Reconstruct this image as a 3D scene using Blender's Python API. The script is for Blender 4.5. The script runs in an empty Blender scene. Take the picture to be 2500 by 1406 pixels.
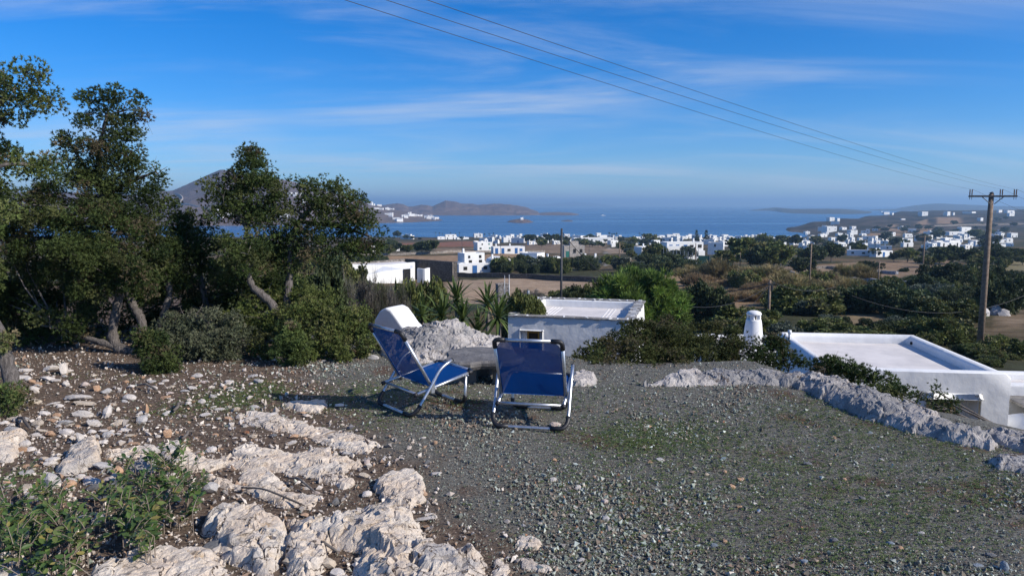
import bpy, math, random
import numpy as np
from mathutils import Vector, Matrix, Quaternion

S = bpy.context.scene
COL = S.collection
# ------------------------------------------------------------------ camera
F, CX, CY, CZ = 1750.0, 1250.0, 703.0, 1.75
PITCH = math.atan(203 / 1750)
cam_d = bpy.data.cameras.new('camera')
cam = bpy.data.objects.new('camera', cam_d)
COL.objects.link(cam)
cam.location = (0, 0, CZ)
cam.rotation_euler = (math.pi / 2 - PITCH, 0, 0)
cam_d.sensor_width = 36
cam_d.lens = 36 * F / 2500
cam_d.clip_start, cam_d.clip_end = 0.05, 120000
S.camera = cam
# ------------------------------------------------------------------ sky
SUN_E, SUN_A = math.radians(33), math.radians(22.5)       # elevation; degrees behind the camera's right hand
SUN = Vector((math.cos(SUN_E) * math.cos(SUN_A), -math.cos(SUN_E) * math.sin(SUN_A), math.sin(SUN_E)))
W = bpy.data.worlds.new('World'); S.world = W; W.use_nodes = True
nt = W.node_tree; nt.nodes.clear()
def nd(t, **k):
    n = nt.nodes.new(t)
    for a, b in k.items(): setattr(n, a, b)
    return n
def lk(a, b): nt.links.new(a, b)
out = nd('ShaderNodeOutputWorld'); bg = nd('ShaderNodeBackground'); bg.inputs[1].default_value = 0.097
sky = nd('ShaderNodeTexSky'); sky.sky_type = 'NISHITA'; sky.sun_disc = False
sky.sun_elevation = SUN_E; sky.sun_rotation = math.radians(112.5)
sky.altitude = 50; sky.air_density = 1.0; sky.dust_density = 0.0; sky.ozone_density = 5.0
hs = nd('ShaderNodeHueSaturation'); hs.inputs['Hue'].default_value = 0.5; hs.inputs['Saturation'].default_value = 1.2
hs.inputs['Value'].default_value = 1.0
tint = nd('ShaderNodeMix'); tint.data_type = 'RGBA'; tint.blend_type = 'MULTIPLY'; tint.inputs[0].default_value = 1.0; tint.inputs[7].default_value = (0.74, 0.94, 1.28, 1)
lk(sky.outputs[0], tint.inputs[6]); lk(tint.outputs[2], hs.inputs['Color'])
# thin cirrus, laid out on a high flat layer over the whole sky
tc = nd('ShaderNodeTexCoord'); sep = nd('ShaderNodeSeparateXYZ'); lk(tc.outputs['Generated'], sep.inputs[0])
def mth(op, a, b=None):
    n = nd('ShaderNodeMath', operation=op)
    for i, v in enumerate((a, b)):
        if v is None: continue
        if isinstance(v, (int, float)): n.inputs[i].default_value = v
        else: lk(v, n.inputs[i])
    return n.outputs[0]
zz = mth('ADD', mth('MAXIMUM', sep.outputs[2], 0.0), 0.16)
cmb = nd('ShaderNodeCombineXYZ'); lk(mth('DIVIDE', sep.outputs[0], zz), cmb.inputs[0]); lk(mth('DIVIDE', sep.outputs[1], zz), cmb.inputs[1])
mp = nd('ShaderNodeMapping'); mp.inputs['Rotation'].default_value = (0, 0, math.radians(-33)); mp.inputs['Scale'].default_value = (0.42, 1.5, 1)
mp.inputs['Location'].default_value = (1.3, 0.35, 0)
lk(cmb.outputs[0], mp.inputs[0])
def noise(vec, sc, det, rough, dist=0.0):
    n = nd('ShaderNodeTexNoise'); n.inputs['Scale'].default_value = sc; n.inputs['Detail'].default_value = det
    n.inputs['Roughness'].default_value = rough; n.inputs['Distortion'].default_value = dist
    lk(vec, n.inputs['Vector']); return n.outputs[0]
n1 = noise(mp.outputs[0], 0.9, 8, 0.62, 0.7)
n2 = noise(cmb.outputs[0], 0.55, 3, 0.5)
def ramp(v, a, b):
    n = nd('ShaderNodeMapRange'); n.interpolation_type = 'SMOOTHSTEP'
    n.inputs['From Min'].default_value = a; n.inputs['From Max'].default_value = b; lk(v, n.inputs['Value']); return n.outputs[0]
cl = mth('MULTIPLY', mth('MULTIPLY', ramp(n1, 0.40, 0.76), ramp(n2, 0.30, 0.56)), 0.62)
mx = nd('ShaderNodeMix'); mx.data_type = 'RGBA'; lk(cl, mx.inputs[0]); lk(hs.outputs[0], mx.inputs[6]); mx.inputs[7].default_value = (6.0, 6.6, 7.6, 1)
lk(mx.outputs[2], bg.inputs[0]); lk(bg.outputs[0], out.inputs[0])
# ------------------------------------------------------------------ sun
sl = bpy.data.lights.new('sun', 'SUN'); sl.energy = 5.0; sl.angle = math.radians(0.53); sl.color = (1.0, 0.93, 0.83)
so = bpy.data.objects.new('sun', sl); COL.objects.link(so); so.rotation_euler = SUN.to_track_quat('Z', 'Y').to_euler(); so.location = (20, -10, 30)
S.view_settings.view_transform = 'Standard'; S.view_settings.look = 'None'; S.view_settings.gamma = 1; S.view_settings.exposure = 0.18
S.view_settings.use_curve_mapping = False
S.render.engine = 'CYCLES'
cy = S.cycles; cy.max_bounces = 5; cy.diffuse_bounces = 2; cy.glossy_bounces = 2; cy.transmission_bounces = 2; cy.transparent_max_bounces = 10; cy.volume_bounces = 0

# ------------------------------------------------------------------ helpers
RNG = np.random.default_rng(7)
random.seed(5)
FW = np.array([0, math.cos(PITCH), -math.sin(PITCH)]); UP = np.array([0, math.sin(PITCH), math.cos(PITCH)]); CAM = np.array([0, 0, CZ])
def ray(px, py): return FW + (px - CX) / F * np.array([1., 0, 0]) + (CY - py) / F * UP
def at_z(px, py, z):
    d = ray(px, py); return CAM + d * ((z - CZ) / d[2])
def at_y(px, py, y):
    d = ray(px, py); return CAM + d * (y / d[1])
_HY = np.exp(np.linspace(math.log(2.0), math.log(4500), 500))
def hit(px, py, y0=2.0):
    """where the sight line through a photo pixel meets the ground"""
    d = ray(px, py); d = d / d[1]; ys = _HY[_HY >= y0]
    for _ in range(2):
        q = CAM + d * ys[:, None]; below = q[:, 2] <= hgt(q[:, 0], q[:, 1]); k = int(np.argmax(below))
        if not below[k]: return CAM + d * 2000
        if k == 0: break
        ys = np.linspace(ys[k - 1], ys[k], 30)
    q = CAM + d * ys[k]; return np.array([q[0], q[1], float(hgt(q[:1], q[1:2])[0])])
def sstep(a, b, x):
    t = np.clip((x - a) / (b - a), 0, 1); return t * t * (3 - 2 * t)
_P = np.random.default_rng(11).permutation(512).astype(np.int64)
_G = np.random.default_rng(12).normal(size=(512, 3)); _G /= np.linalg.norm(_G, axis=1)[:, None]
def perlin(x, y, z=0.0):
    x = np.asarray(x, float); y = np.asarray(y, float); z = np.zeros_like(x) + z
    xi, yi, zi = np.floor(x).astype(np.int64), np.floor(y).astype(np.int64), np.floor(z).astype(np.int64)
    xf, yf, zf = x - xi, y - yi, z - zi
    fade = lambda t: t * t * t * (t * (t * 6 - 15) + 10)
    u, v, w = fade(xf), fade(yf), fade(zf)
    def g(i, j, k):
        h = _P[(_P[(_P[(xi + i) & 511] + yi + j) & 511] + zi + k) & 511]
        gr = _G[h]; return gr[..., 0] * (xf - i) + gr[..., 1] * (yf - j) + gr[..., 2] * (zf - k)
    l = lambda a, b, t: a + t * (b - a)
    return l(l(l(g(0,0,0), g(1,0,0), u), l(g(0,1,0), g(1,1,0), u), v), l(l(g(0,0,1), g(1,0,1), u), l(g(0,1,1), g(1,1,1), u), v), w)
def fbm(x, y, z=0.0, o=4, lac=2.0, gain=0.5):
    s = 0; a = 1.0; f = 1.0
    for i in range(o):
        s = s + a * perlin(np.asarray(x) * f + 13.7 * i, np.asarray(y) * f - 7.1 * i, np.asarray(z) * f + 3.3 * i); a *= gain; f *= lac
    return s
def ridged(x, y, z=0.0, o=4):
    s = 0; a = 1.0; f = 1.0
    for i in range(o):
        s = s + a * (1 - 2.2 * np.abs(perlin(np.asarray(x) * f + 5.2 * i, np.asarray(y) * f + 9.4 * i, np.asarray(z) * f))); a *= 0.5; f *= 2.05
    return s

def mesh_np(name, V, Fc, mat=None, cols=None, smooth=False):
    """V (n,3); Fc list of int arrays (m,3)/(m,4)"""
    me = bpy.data.meshes.new(name)
    V = np.asarray(V, np.float32); me.vertices.add(len(V)); me.vertices.foreach_set('co', V.ravel())
    if not isinstance(Fc, list): Fc = [Fc]
    Fc = [np.asarray(f, np.int32) for f in Fc if len(f)]
    li = np.concatenate([f.ravel() for f in Fc]); me.loops.add(len(li)); me.loops.foreach_set('vertex_index', li)
    st = []; o = 0
    for f in Fc:
        st.append(o + np.arange(len(f)) * f.shape[1]); o += f.size
    st = np.concatenate(st).astype(np.int32); me.polygons.add(len(st)); me.polygons.foreach_set('loop_start', st)
    me.polygons.foreach_set('use_smooth', np.full(len(st), bool(smooth)))
    if cols is not None:
        a = me.color_attributes.new('Col', 'FLOAT_COLOR', 'POINT')
        c = np.ones((len(V), 4), np.float32); c[:, :3] = cols; a.data.foreach_set('color', c.ravel())
    if mat: me.materials.append(mat)
    me.update(calc_edges=True)
    return me
class MB:
    """collects simple solids; build() links them as one mesh object"""
    def __init__(s): s.v = []; s.f = []
    def add(s, V, Fs):
        b = len(s.v); s.v += [tuple(map(float, p)) for p in V]; s.f += [tuple(i + b for i in f) for f in Fs]; return s
    def box(s, c, d, rz=0.0, taper=1.0):
        cx, cy_, cz = c; x, y, z = d[0] / 2, d[1] / 2, d[2] / 2; ca, sa = math.cos(rz), math.sin(rz); P = []
        for k, (a, b, e) in enumerate([(-1,-1,-1),(1,-1,-1),(1,1,-1),(-1,1,-1),(-1,-1,1),(1,-1,1),(1,1,1),(-1,1,1)]):
            t = taper if e > 0 else 1.0; X, Y = a * x * t, b * y * t; P.append((cx + ca * X - sa * Y, cy_ + sa * X + ca * Y, cz + e * z))
        return s.add(P, [(0,3,2,1),(4,5,6,7),(0,1,5,4),(1,2,6,5),(2,3,7,6),(3,0,4,7)])
    def prism(s, poly, z0, z1):
        n = len(poly); P = [(x, y, z0) for x, y in poly] + [(x, y, z1) for x, y in poly]
        return s.add(P, [tuple(range(n))[::-1], tuple(range(n, 2 * n))] + [(i, (i + 1) % n, n + (i + 1) % n, n + i) for i in range(n)])
    def tube(s, path, r, n=8, cap=True):
        path = [Vector(p) for p in path]; m = len(path)
        rr = r if isinstance(r, (list, tuple)) else [r] * m
        t0 = (path[1] - path[0]).normalized(); ref = Vector((0, 0, 1)) if abs(t0.z) < 0.9 else Vector((1, 0, 0)); nn = t0.cross(ref).normalized()
        V = []
        for i, p in enumerate(path):
            t = ((path[min(i + 1, m - 1)] - p).normalized() + (p - path[max(i - 1, 0)]).normalized())
            t = t.normalized() if t.length > 1e-6 else t0
            nn = (nn - t * nn.dot(t)).normalized(); b = t.cross(nn)
            for k in range(n):
                a = 2 * math.pi * k / n; V.append(p + nn * (rr[i] * math.cos(a)) + b * (rr[i] * math.sin(a)))
        Fs = [(i * n + k, i * n + (k + 1) % n, (i + 1) * n + (k + 1) % n, (i + 1) * n + k) for i in range(m - 1) for k in range(n)]
        if cap: Fs += [tuple(range(n))[::-1], tuple(range((m - 1) * n, m * n))]
        return s.add(V, Fs)
    def lathe(s, prof, n=16, c=(0, 0, 0)):
        V = [(c[0] + r * math.cos(2 * math.pi * k / n), c[1] + r * math.sin(2 * math.pi * k / n), c[2] + z) for r, z in prof for k in range(n)]
        m = len(prof)
        Fs = [(i * n + k, i * n + (k + 1) % n, (i + 1) * n + (k + 1) % n, (i + 1) * n + k) for i in range(m - 1) for k in range(n)]
        Fs += [tuple(range(n))[::-1], tuple(range((m - 1) * n, m * n))]
        return s.add(V, Fs)
    def mesh(s, name, mat, smooth=False):
        me = bpy.data.meshes.new(name); me.from_pydata(s.v, [], s.f); me.update()
        if mat: me.materials.append(mat)
        if smooth: me.polygons.foreach_set('use_smooth', [True] * len(me.polygons))
        return me
    def build(s, name, mat, parent=None, smooth=False, bevel=0.0, seg=2):
        o = link(name, s.mesh(name, mat, smooth), parent)
        if bevel:
            m = o.modifiers.new('bevel', 'BEVEL'); m.width = bevel; m.segments = seg; m.limit_method = 'ANGLE'; m.harden_normals = False
        return o
def link(name, me, parent=None, loc=None):
    o = bpy.data.objects.new(name, me); COL.objects.link(o)
    if parent: o.parent = parent
    if loc is not None: o.location = loc
    return o
def tag(o, label, cat, group=None, kind=None):
    if kind: o['kind'] = kind
    if label: o['label'] = label
    if cat: o['category'] = cat
    if group: o['group'] = group
    return o
def thing(name, label, cat, loc=(0, 0, 0), rz=0.0, group=None):
    o = link(name, None); o.location = loc; o.rotation_euler = (0, 0, rz); o.empty_display_size = 0.2; return tag(o, label, cat, group)
def struct(o): o['kind'] = 'structure'; return o
def copy_tree(o, parent=None):
    c = o.copy(); COL.objects.link(c); c.parent = parent
    for ch in list(o.children): copy_tree(ch, c)
    return c
def fillet(path, r, n=5):
    """round the inner corners of a polyline"""
    path = [Vector(p) for p in path]; o = [path[0]]
    for i in range(1, len(path) - 1):
        a, b, c = path[i - 1], path[i], path[i + 1]; d1 = (a - b); d2 = (c - b); q = min(r, d1.length * .49, d2.length * .49)
        p0 = b + d1.normalized() * q; p1 = b + d2.normalized() * q
        for k in range(n + 1):
            t = k / n; o.append(p0 * (1 - t) ** 2 + b * 2 * t * (1 - t) + p1 * t * t)
    o.append(path[-1]); return o

# ------------------------------------------------------------------ materials
def newmat(name):
    m = bpy.data.materials.new(name); m.use_nodes = True; n = m.node_tree; n.nodes.clear()
    o = n.nodes.new('ShaderNodeOutputMaterial'); b = n.nodes.new('ShaderNodeBsdfPrincipled'); n.links.new(b.outputs[0], o.inputs[0])
    return m, n, b, o
def N(n, t, **k):
    x = n.nodes.new(t)
    for a, b in k.items(): setattr(x, a, b)
    return x
def tex(n, kind, sc, det=4, rough=0.55, dist=0.0, world=False, stretch=None):
    g = N(n, 'ShaderNodeNewGeometry') if world else N(n, 'ShaderNodeTexCoord'); v = g.outputs['Position'] if world else g.outputs['Object']
    if stretch:
        mp_ = N(n, 'ShaderNodeMapping'); mp_.inputs['Scale'].default_value = stretch; n.links.new(v, mp_.inputs[0]); v = mp_.outputs[0]
    if kind == 'noise':
        t = N(n, 'ShaderNodeTexNoise'); t.inputs['Detail'].default_value = det; t.inputs['Roughness'].default_value = rough; t.inputs['Distortion'].default_value = dist
    else:
        t = N(n, 'ShaderNodeTexVoronoi'); t.feature = 'F1' if kind == 'voronoi' else kind
    t.inputs['Scale'].default_value = sc; n.links.new(v, t.inputs['Vector']); return t.outputs[0]
def mixc(n, fac, a, b, mode='MIX'):
    m = N(n, 'ShaderNodeMix'); m.data_type = 'RGBA'; m.blend_type = mode
    for s, v in ((0, fac), (6, a), (7, b)):
        if isinstance(v, (int, float)): m.inputs[s].default_value = v
        elif isinstance(v, tuple): m.inputs[s].default_value = (*v, 1)[:4]
        else: n.links.new(v, m.inputs[s])
    return m.outputs[2]
def mrange(n, v, a, b, c=0.0, d=1.0):
    m = N(n, 'ShaderNodeMapRange'); m.interpolation_type = 'SMOOTHSTEP'
    for i, x in enumerate((a, b, c, d)): m.inputs[i + 1].default_value = x
    n.links.new(v, m.inputs[0]); return m.outputs[0]
def bump(n, b, h, st, dist=0.02, prev=None):
    bp = N(n, 'ShaderNodeBump'); bp.inputs['Strength'].default_value = st; bp.inputs['Distance'].default_value = dist; n.links.new(h, bp.inputs['Height'])
    if prev: n.links.new(prev, bp.inputs['Normal'])
    n.links.new(bp.outputs[0], b.inputs['Normal']); return bp.outputs[0]
def pmat(name, c1, c2, sc=5.0, rough=0.8, bst=0.3, bsc=None, bd=0.02, det=5, lo=0.35, hi=0.65, rnd=0.0, metal=0.0, world=False, spec=None, c3=None, sc3=1.0, lo3=.55, hi3=.75):
    m, n, b, o = newmat(name)
    c = mixc(n, mrange(n, tex(n, 'noise', sc, det, world=world), lo, hi), c1, c2)
    if c3: c = mixc(n, mrange(n, tex(n, 'noise', sc3, 5, 0.6, world=world), lo3, hi3), c, c3)
    if rnd:
        oi = N(n, 'ShaderNodeObjectInfo'); h = N(n, 'ShaderNodeHueSaturation'); n.links.new(c, h.inputs['Color'])
        n.links.new(mrange(n, oi.outputs['Random'], 0, 1, 1 - rnd, 1 + rnd), h.inputs['Value']); c = h.outputs[0]
    n.links.new(c, b.inputs['Base Color']); b.inputs['Roughness'].default_value = rough; b.inputs['Metallic'].default_value = metal
    if spec is not None: b.inputs['Specular IOR Level'].default_value = spec
    if bst: bump(n, b, tex(n, 'noise', bsc or sc * 3, 6, 0.65, world=world), bst, bd)
    return m
def leafmat(name, trans=0.25, rough=0.6):
    m, n, b, o = newmat(name); a = N(n, 'ShaderNodeVertexColor', layer_name='Col')
    oi = N(n, 'ShaderNodeObjectInfo'); h = N(n, 'ShaderNodeHueSaturation'); n.links.new(a.outputs[0], h.inputs['Color'])
    n.links.new(mrange(n, oi.outputs['Random'], 0, 1, 0.8, 1.2), h.inputs['Value'])
    n.links.new(h.outputs[0], b.inputs['Base Color']); b.inputs['Roughness'].default_value = rough; b.inputs['Specular IOR Level'].default_value = 0.25
    t = N(n, 'ShaderNodeBsdfTranslucent'); n.links.new(h.outputs[0], t.inputs[0]); mxs = N(n, 'ShaderNodeMixShader'); mxs.inputs[0].default_value = trans
    n.links.new(b.outputs[0], mxs.inputs[1]); n.links.new(t.outputs[0], mxs.inputs[2]); n.links.new(mxs.outputs[0], o.inputs[0]); return m
def vcmat(name, rough=0.85, bst=0.25, bsc=60, bd=0.006):
    m, n, b, o = newmat(name); a = N(n, 'ShaderNodeVertexColor', layer_name='Col')
    c = mixc(n, mrange(n, tex(n, 'noise', 40, 4, world=True), .3, .7, .75, 1.25), (0, 0, 0), a.outputs[0], 'MIX')
    n.links.new(c, b.inputs['Base Color']); b.inputs['Roughness'].default_value = rough
    if bst: bump(n, b, tex(n, 'noise', bsc, 5, world=True), bst, bd)
    return m
# ================================================================== ground
SEA = -43.0
YR = np.array([6, 8, 10, 12, 20, 28, 45, 60, 90, 140, 200, 280, 400, 520, 700, 870, 940, 1000, 1100, 1200, 1300, 1400, 1500, 1800, 2200, 2600, 3200.])
_mid = [-.6, -1.3, -2.0, -2.8, -4.0, -5.5, -6.8, -8, -9.9, -13, -15, -17.5, -22.5, -28, -33, -38, -40.5, -43.4, -47, -52, -56, -57, -57, -57, -57, -57, -57]
def _tail(*t): return _mid[:14] + list(t)
UC = np.array([-4000, 600, 980, 1300, 1880, 1930, 1990, 2050, 2120, 2200, 2320, 2600, 6000.])
_left = [-.1, -.3, -.6, -1.0, -2.6, -4.6, -6.8] + _mid[7:]
TB = np.array([
    _left, _left, _mid, _mid, _mid,
    _tail(-33, -38.5, -41.5, -44, -46, -42.5, -39.5, -42, -52, -57, -57, -57, -57),      # 1930
    _tail(-33, -38.2, -40.5, -42.2, -42, -40, -35, -31, -40, -57, -57, -57, -57),         # 1990
    _tail(-33, -37.6, -38.5, -38.6, -37.5, -36, -32, -27.5, -27, -48, -57, -57, -57),     # 2050
    _tail(-33, -37.4, -38, -38, -36.5, -35, -32, -29, -27.5, -25.5, -46, -57, -57),       # 2120
    _tail(-33, -37.2, -37.6, -37.2, -36, -34.5, -32, -29, -27, -22, -18, -45, -57),       # 2200
    _tail(-33, -37, -37.3, -37, -35.5, -33.5, -31, -28, -25.5, -20, -15.5, -30, -57),     # 2320
    _tail(-33, -36, -36, -35.5, -34, -32, -29, -26, -23, -17, -11.5, -20, -57),           # 2600
    _tail(-33, -36, -36, -35.5, -34, -32, -29, -26, -23, -17, -11.5, -20, -57)])
RX = np.array([-12, -6, -3.2, -2.2, -1.5, -0.8, 0.3, 0.9, 1.6, 2.75, 3.0, 3.3, 3.7, 4.2, 5.0, 9.0])
RY = np.array([15, 13, 11, 9.8, 9.2, 8.9, 8.4, 7.7, 7.5, 7.7, 6.9, 6.2, 5.6, 4.9, 3.4, -2])
def table(x, y):
    u = np.clip(CX + F * x / np.maximum(y, 3.0), UC[0], UC[-1]); yy = np.clip(y, YR[0], YR[-1])
    i = np.clip(np.searchsorted(UC, u) - 1, 0, len(UC) - 2); a = (u - UC[i]) / (UC[i + 1] - UC[i]); a = a * a * (3 - 2 * a)
    j = np.clip(np.searchsorted(YR, yy) - 1, 0, len(YR) - 2); b = (yy - YR[j]) / (YR[j + 1] - YR[j])
    return (TB[i, j] * (1 - a) + TB[i + 1, j] * a) * (1 - b) + (TB[i, j + 1] * (1 - a) + TB[i + 1, j + 1] * a) * b
def terr(x, y):        # the flat terrace with its small unevenness
    return 0.018 * perlin(x * 0.9, y * 0.9, 1.5) + 0.010 * perlin(x * 2.7, y * 2.7, 4.5) - 0.03 * np.maximum(0, x - 2.6)
def hgt(x, y):
    x = np.asarray(x, float); y = np.asarray(y, float)
    s = y - np.interp(x, RX, RY); t = table(x, y)
    n = fbm(x * 0.05, y * 0.05, 2.0, 3) * np.clip((y - 12) / 20, 0, 1) * 0.5 + fbm(x * 0.011, y * 0.011, 7.0, 3) * np.clip((y - 60) / 300, 0, 1) * 2.0
    n = n * np.where(t < SEA + 1.5, 0.3, 1.0) + np.clip((y - 1050) / 300, 0, 1) * fbm(x * 0.012, y * 0.012, 9., 4) * 2.2
    w = sstep(0.0, 4.5, s)
    return np.maximum(terr(x, y) * (1 - w) + (np.minimum(t, -0.12) + n) * w, -58.0)
def hgt1(x, y): return float(hgt(np.array([x]), np.array([y]))[0])

def inpoly(px, py, poly):
    c = np.zeros(px.shape, bool); n = len(poly); j = n - 1
    for i in range(n):
        xi, yi = poly[i]; xj, yj = poly[j]
        k = ((yi > py) != (yj > py)) & (px < (xj - xi) * (py - yi) / (yj - yi + 1e-12) + xi); c ^= k; j = i
    return c
def polydist(px, py, poly):
    d = np.full(px.shape, 1e9); n = len(poly)
    for i in range(n):
        ax, ay = poly[i]; bx, by = poly[(i + 1) % n]; dx, dy = bx - ax, by - ay
        t = np.clip(((px - ax) * dx + (py - ay) * dy) / (dx * dx + dy * dy + 1e-12), 0, 1)
        d = np.minimum(d, np.hypot(px - ax - t * dx, py - ay - t * dy))
    return np.where(inpoly(px, py, poly), d, -d)
def grid_mesh(name, X, Y, Z, mat, cols=None, smooth=True, keep=None):
    r, c = X.shape; idx = np.arange(r * c).reshape(r, c)
    Q = np.stack([idx[:-1, :-1], idx[:-1, 1:], idx[1:, 1:], idx[1:, :-1]], -1).reshape(-1, 4)
    if keep is not None:
        k = keep; kk = (k[:-1, :-1] | k[:-1, 1:] | k[1:, 1:] | k[1:, :-1]).ravel(); Q = Q[kk]
    V = np.stack([X, Y, Z], -1).reshape(-1, 3)
    used = np.zeros(len(V), bool); used[Q.ravel()] = True; remap = np.cumsum(used) - 1
    return mesh_np(name, V[used], remap[Q], mat, None if cols is None else cols.reshape(-1, 3)[used], smooth)

# ---- far land: one sheet down to the bay, coloured by what grows or is ploughed there
m, n, b, o = newmat('land'); a = N(n, 'ShaderNodeVertexColor', layer_name='Col')
c = mixc(n, mrange(n, tex(n, 'noise', 0.55, 7, 0.7, world=True), .38, .66), a.outputs[0], mixc(n, 1.0, a.outputs[0], (.62, .58, .52), 'MULTIPLY'))
c = mixc(n, mrange(n, tex(n, 'noise', 0.02, 6, 0.7, world=True), .42, .62, 0, .5), c, mixc(n, 1.0, c, (1.22, 1.15, 1.05), 'MULTIPLY'))
n.links.new(c, b.inputs['Base Color']); b.inputs['Roughness'].default_value = 0.95; b.inputs['Specular IOR Level'].default_value = 0.1
bump(n, b, tex(n, 'noise', 1.6, 6, .7, world=True), 0.5, 0.25)
LAND = m
ucol = np.concatenate([np.linspace(-4000, -300, 30)[:-1], np.linspace(-300, 2800, 400), np.linspace(2800, 6000, 26)[1:]])
yrow = np.exp(np.linspace(math.log(4.0), math.log(3200), 340))
UU, YY = np.meshgrid(ucol, yrow); XX = (UU - CX) / F * YY
ZZ = hgt(XX, YY)
s = YY - np.interp(XX, RX, RY); ZZ = np.where(s < 0.6, np.minimum(ZZ, ZZ - 0.12), ZZ)      # lies under the terrace sheet there
SCRUB, DRY = np.array([.055, .058, .030]), np.array([.155, .112, .066])
mixn = sstep(-.25, .35, fbm(XX * .03, YY * .03, 3., 4) + .25 * fbm(XX * .15, YY * .15, 5., 3))[..., None]
CC = SCRUB * (1 - mixn) + DRY * mixn
far = sstep(600, 1300, YY)[..., None]
band = sstep(-.15, .25, fbm(XX * .012, YY * .035, 4., 5) + .35 * fbm(XX * .05, YY * .12, 2., 3))[..., None]
CC = CC * (1 - far) + (np.array([.030, .031, .024]) * (1 - band) + np.array([.095, .074, .056]) * band) * far
_h = {}
def field(pts, col, var=.25, soft=0.0):
    global CC
    W_ = [hit(*p)[:2] for p in pts]; W_ = [(float(q[0]), float(q[1])) for q in W_]
    w = np.array(W_); e = soft * 3 + 1
    r0, r1 = np.searchsorted(yrow, [w[:, 1].min() - e, w[:, 1].max() + e]); uu = CX + F * w[:, 0] / w[:, 1]
    c0, c1 = np.searchsorted(ucol, [uu.min() - 15, uu.max() + 15]); sl_ = (slice(r0, r1 + 1), slice(c0, c1 + 1)); xx, yy = XX[sl_], YY[sl_]
    d = polydist(xx, yy, W_)
    k = sstep(-soft - .01, soft + .01, d + soft * 2 * fbm(xx * .3, yy * .3, 1., 2))[..., None]
    v = (1 + var * fbm(xx * .12, yy * .45, 8., 4))[..., None] * 1.4
    CC[sl_] = CC[sl_] * (1 - k) + np.array(col) * v * k
TAN, RED = (.30, .205, .135), (.17, .085, .055)
field([(1090, 686), (1300, 676), (1470, 684), (1480, 700), (1420, 735), (1250, 745), (1080, 738)], (.27, .20, .14), .2, .8)
field([(790, 640), (930, 626), (1180, 622), (1330, 620), (1330, 648), (1100, 655), (800, 668)], (.25, .17, .105), .25, .8)
field([(930, 594), (1170, 590), (1175, 603), (940, 607)], RED, .15, 1.5)
field([(1060, 606), (1175, 606), (1175, 619), (1065, 620)], (.17, .125, .085), .4, 1.5)
field([(1280, 596), (1480, 598), (1470, 618), (1290, 618)], (.16, .12, .085), .5, 2)
field([(1590, 668), (1750, 672), (1900, 690), (1880, 720), (1830, 760), (1800, 800), (1660, 800), (1680, 720)], (.21, .145, .088), .35, .8)
field([(1740, 770), (1860, 765), (1860, 815), (1740, 815)], (.20, .135, .085), .35, .5)
field([(1880, 655), (2060, 641), (2320, 634), (2340, 655), (2250, 668), (2120, 690), (1930, 682)], (.185, .132, .088), .3, .8)
field([(1950, 655), (2100, 650), (2190, 660), (2100, 665), (1960, 664)], (.22, .165, .11), .3, 1)
field([(2380, 640), (2520, 637), (2520, 660), (2390, 662)], (.16, .14, .08), .3, 1)
field([(2440, 770), (2520, 765), (2520, 800), (2440, 805)], (.16, .12, .08), .4, .8)
field([(2060, 770), (2160, 765), (2200, 790), (2080, 800)], (.17, .13, .08), .4, .6)
for P in ([(2170, 551), (2190, 546), (2184, 555), (2160, 557)], [(2145, 559), (2235, 558), (2232, 568), (2190, 567)], [(2238, 541), (2262, 536), (2272, 548), (2240, 551)], [(2250, 553), (2280, 552), (2270, 570), (2240, 570)],
          [(2285, 530), (2345, 531), (2350, 545), (2290, 547)], [(2120, 570), (2200, 569), (2200, 576), (2110, 577)]): field(P, (.22, .15, .095), .2, 3)
field([(2290, 549), (2500, 546), (2500, 549.5), (2290, 552.5)], (.20, .16, .12), .2, 2)
# asphalt-grey lane winding between the houses, pale track on the left
field([(1470, 640), (1505, 638), (1512, 645), (1475, 650)], (.22, .21, .20), .1, .2)
field([(1478, 618), (1483, 606), (1490, 606), (1486, 622)], (.25, .24, .23), .1, .3)
field([(800, 678), (870, 688), (868, 698), (800, 692)], (.34, .30, .26), .1, .3)
field([(1470, 608), (1560, 606), (1560, 618), (1490, 619)], (.24, .18, .13), .4, .8)
terrain = struct(link('land', grid_mesh('land', XX, YY, ZZ, LAND, CC)))
# ---- the terrace we stand on: brown litter on the left, grey-green gravel on the right
m, n, b, o = newmat('terrace_ground')
g = N(n, 'ShaderNodeNewGeometry'); sp = N(n, 'ShaderNodeSeparateXYZ'); n.links.new(g.outputs['Position'], sp.inputs[0])
def M2(op, a_, b_):
    q = N(n, 'ShaderNodeMath', operation=op)
    for i, v in enumerate((a_, b_)):
        if isinstance(v, (int, float)): q.inputs[i].default_value = v
        else: n.links.new(v, q.inputs[i])
    return q.outputs[0]
line = M2('ADD', M2('ADD', sp.outputs[0], M2('MULTIPLY', M2('SUBTRACT', sp.outputs[1], 3.2), 0.5)), M2('MULTIPLY', M2('SUBTRACT', tex(n, 'noise', 1.6, 5, .6, world=True), .5), 1.6))
gm = mrange(n, line, -.25, .35)
soil = mixc(n, mrange(n, tex(n, 'noise', 26, 6, .7, world=True), .35, .68), (.080, .056, .042), (.195, .145, .108))
soil = mixc(n, mrange(n, tex(n, 'noise', 2.2, 4, world=True), .55, .72), soil, (.105, .082, .052))
vv = tex(n, 'voronoi', 95, world=True); wn_ = N(n, 'ShaderNodeTexWhiteNoise'); n.links.new(vv.node.outputs['Color'], wn_.inputs['Vector'])
grav = mixc(n, wn_.outputs[0], (.065, .063, .055), (.225, .222, .195))
grav = mixc(n, mrange(n, tex(n, 'noise', 60, 5, .7, world=True), .40, .68, 0, .6), grav, (.125, .112, .092))
grav = mixc(n, mrange(n, tex(n, 'noise', 1.1, 5, .65, world=True), .53, .66), grav, (.11, .072, .052))
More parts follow.
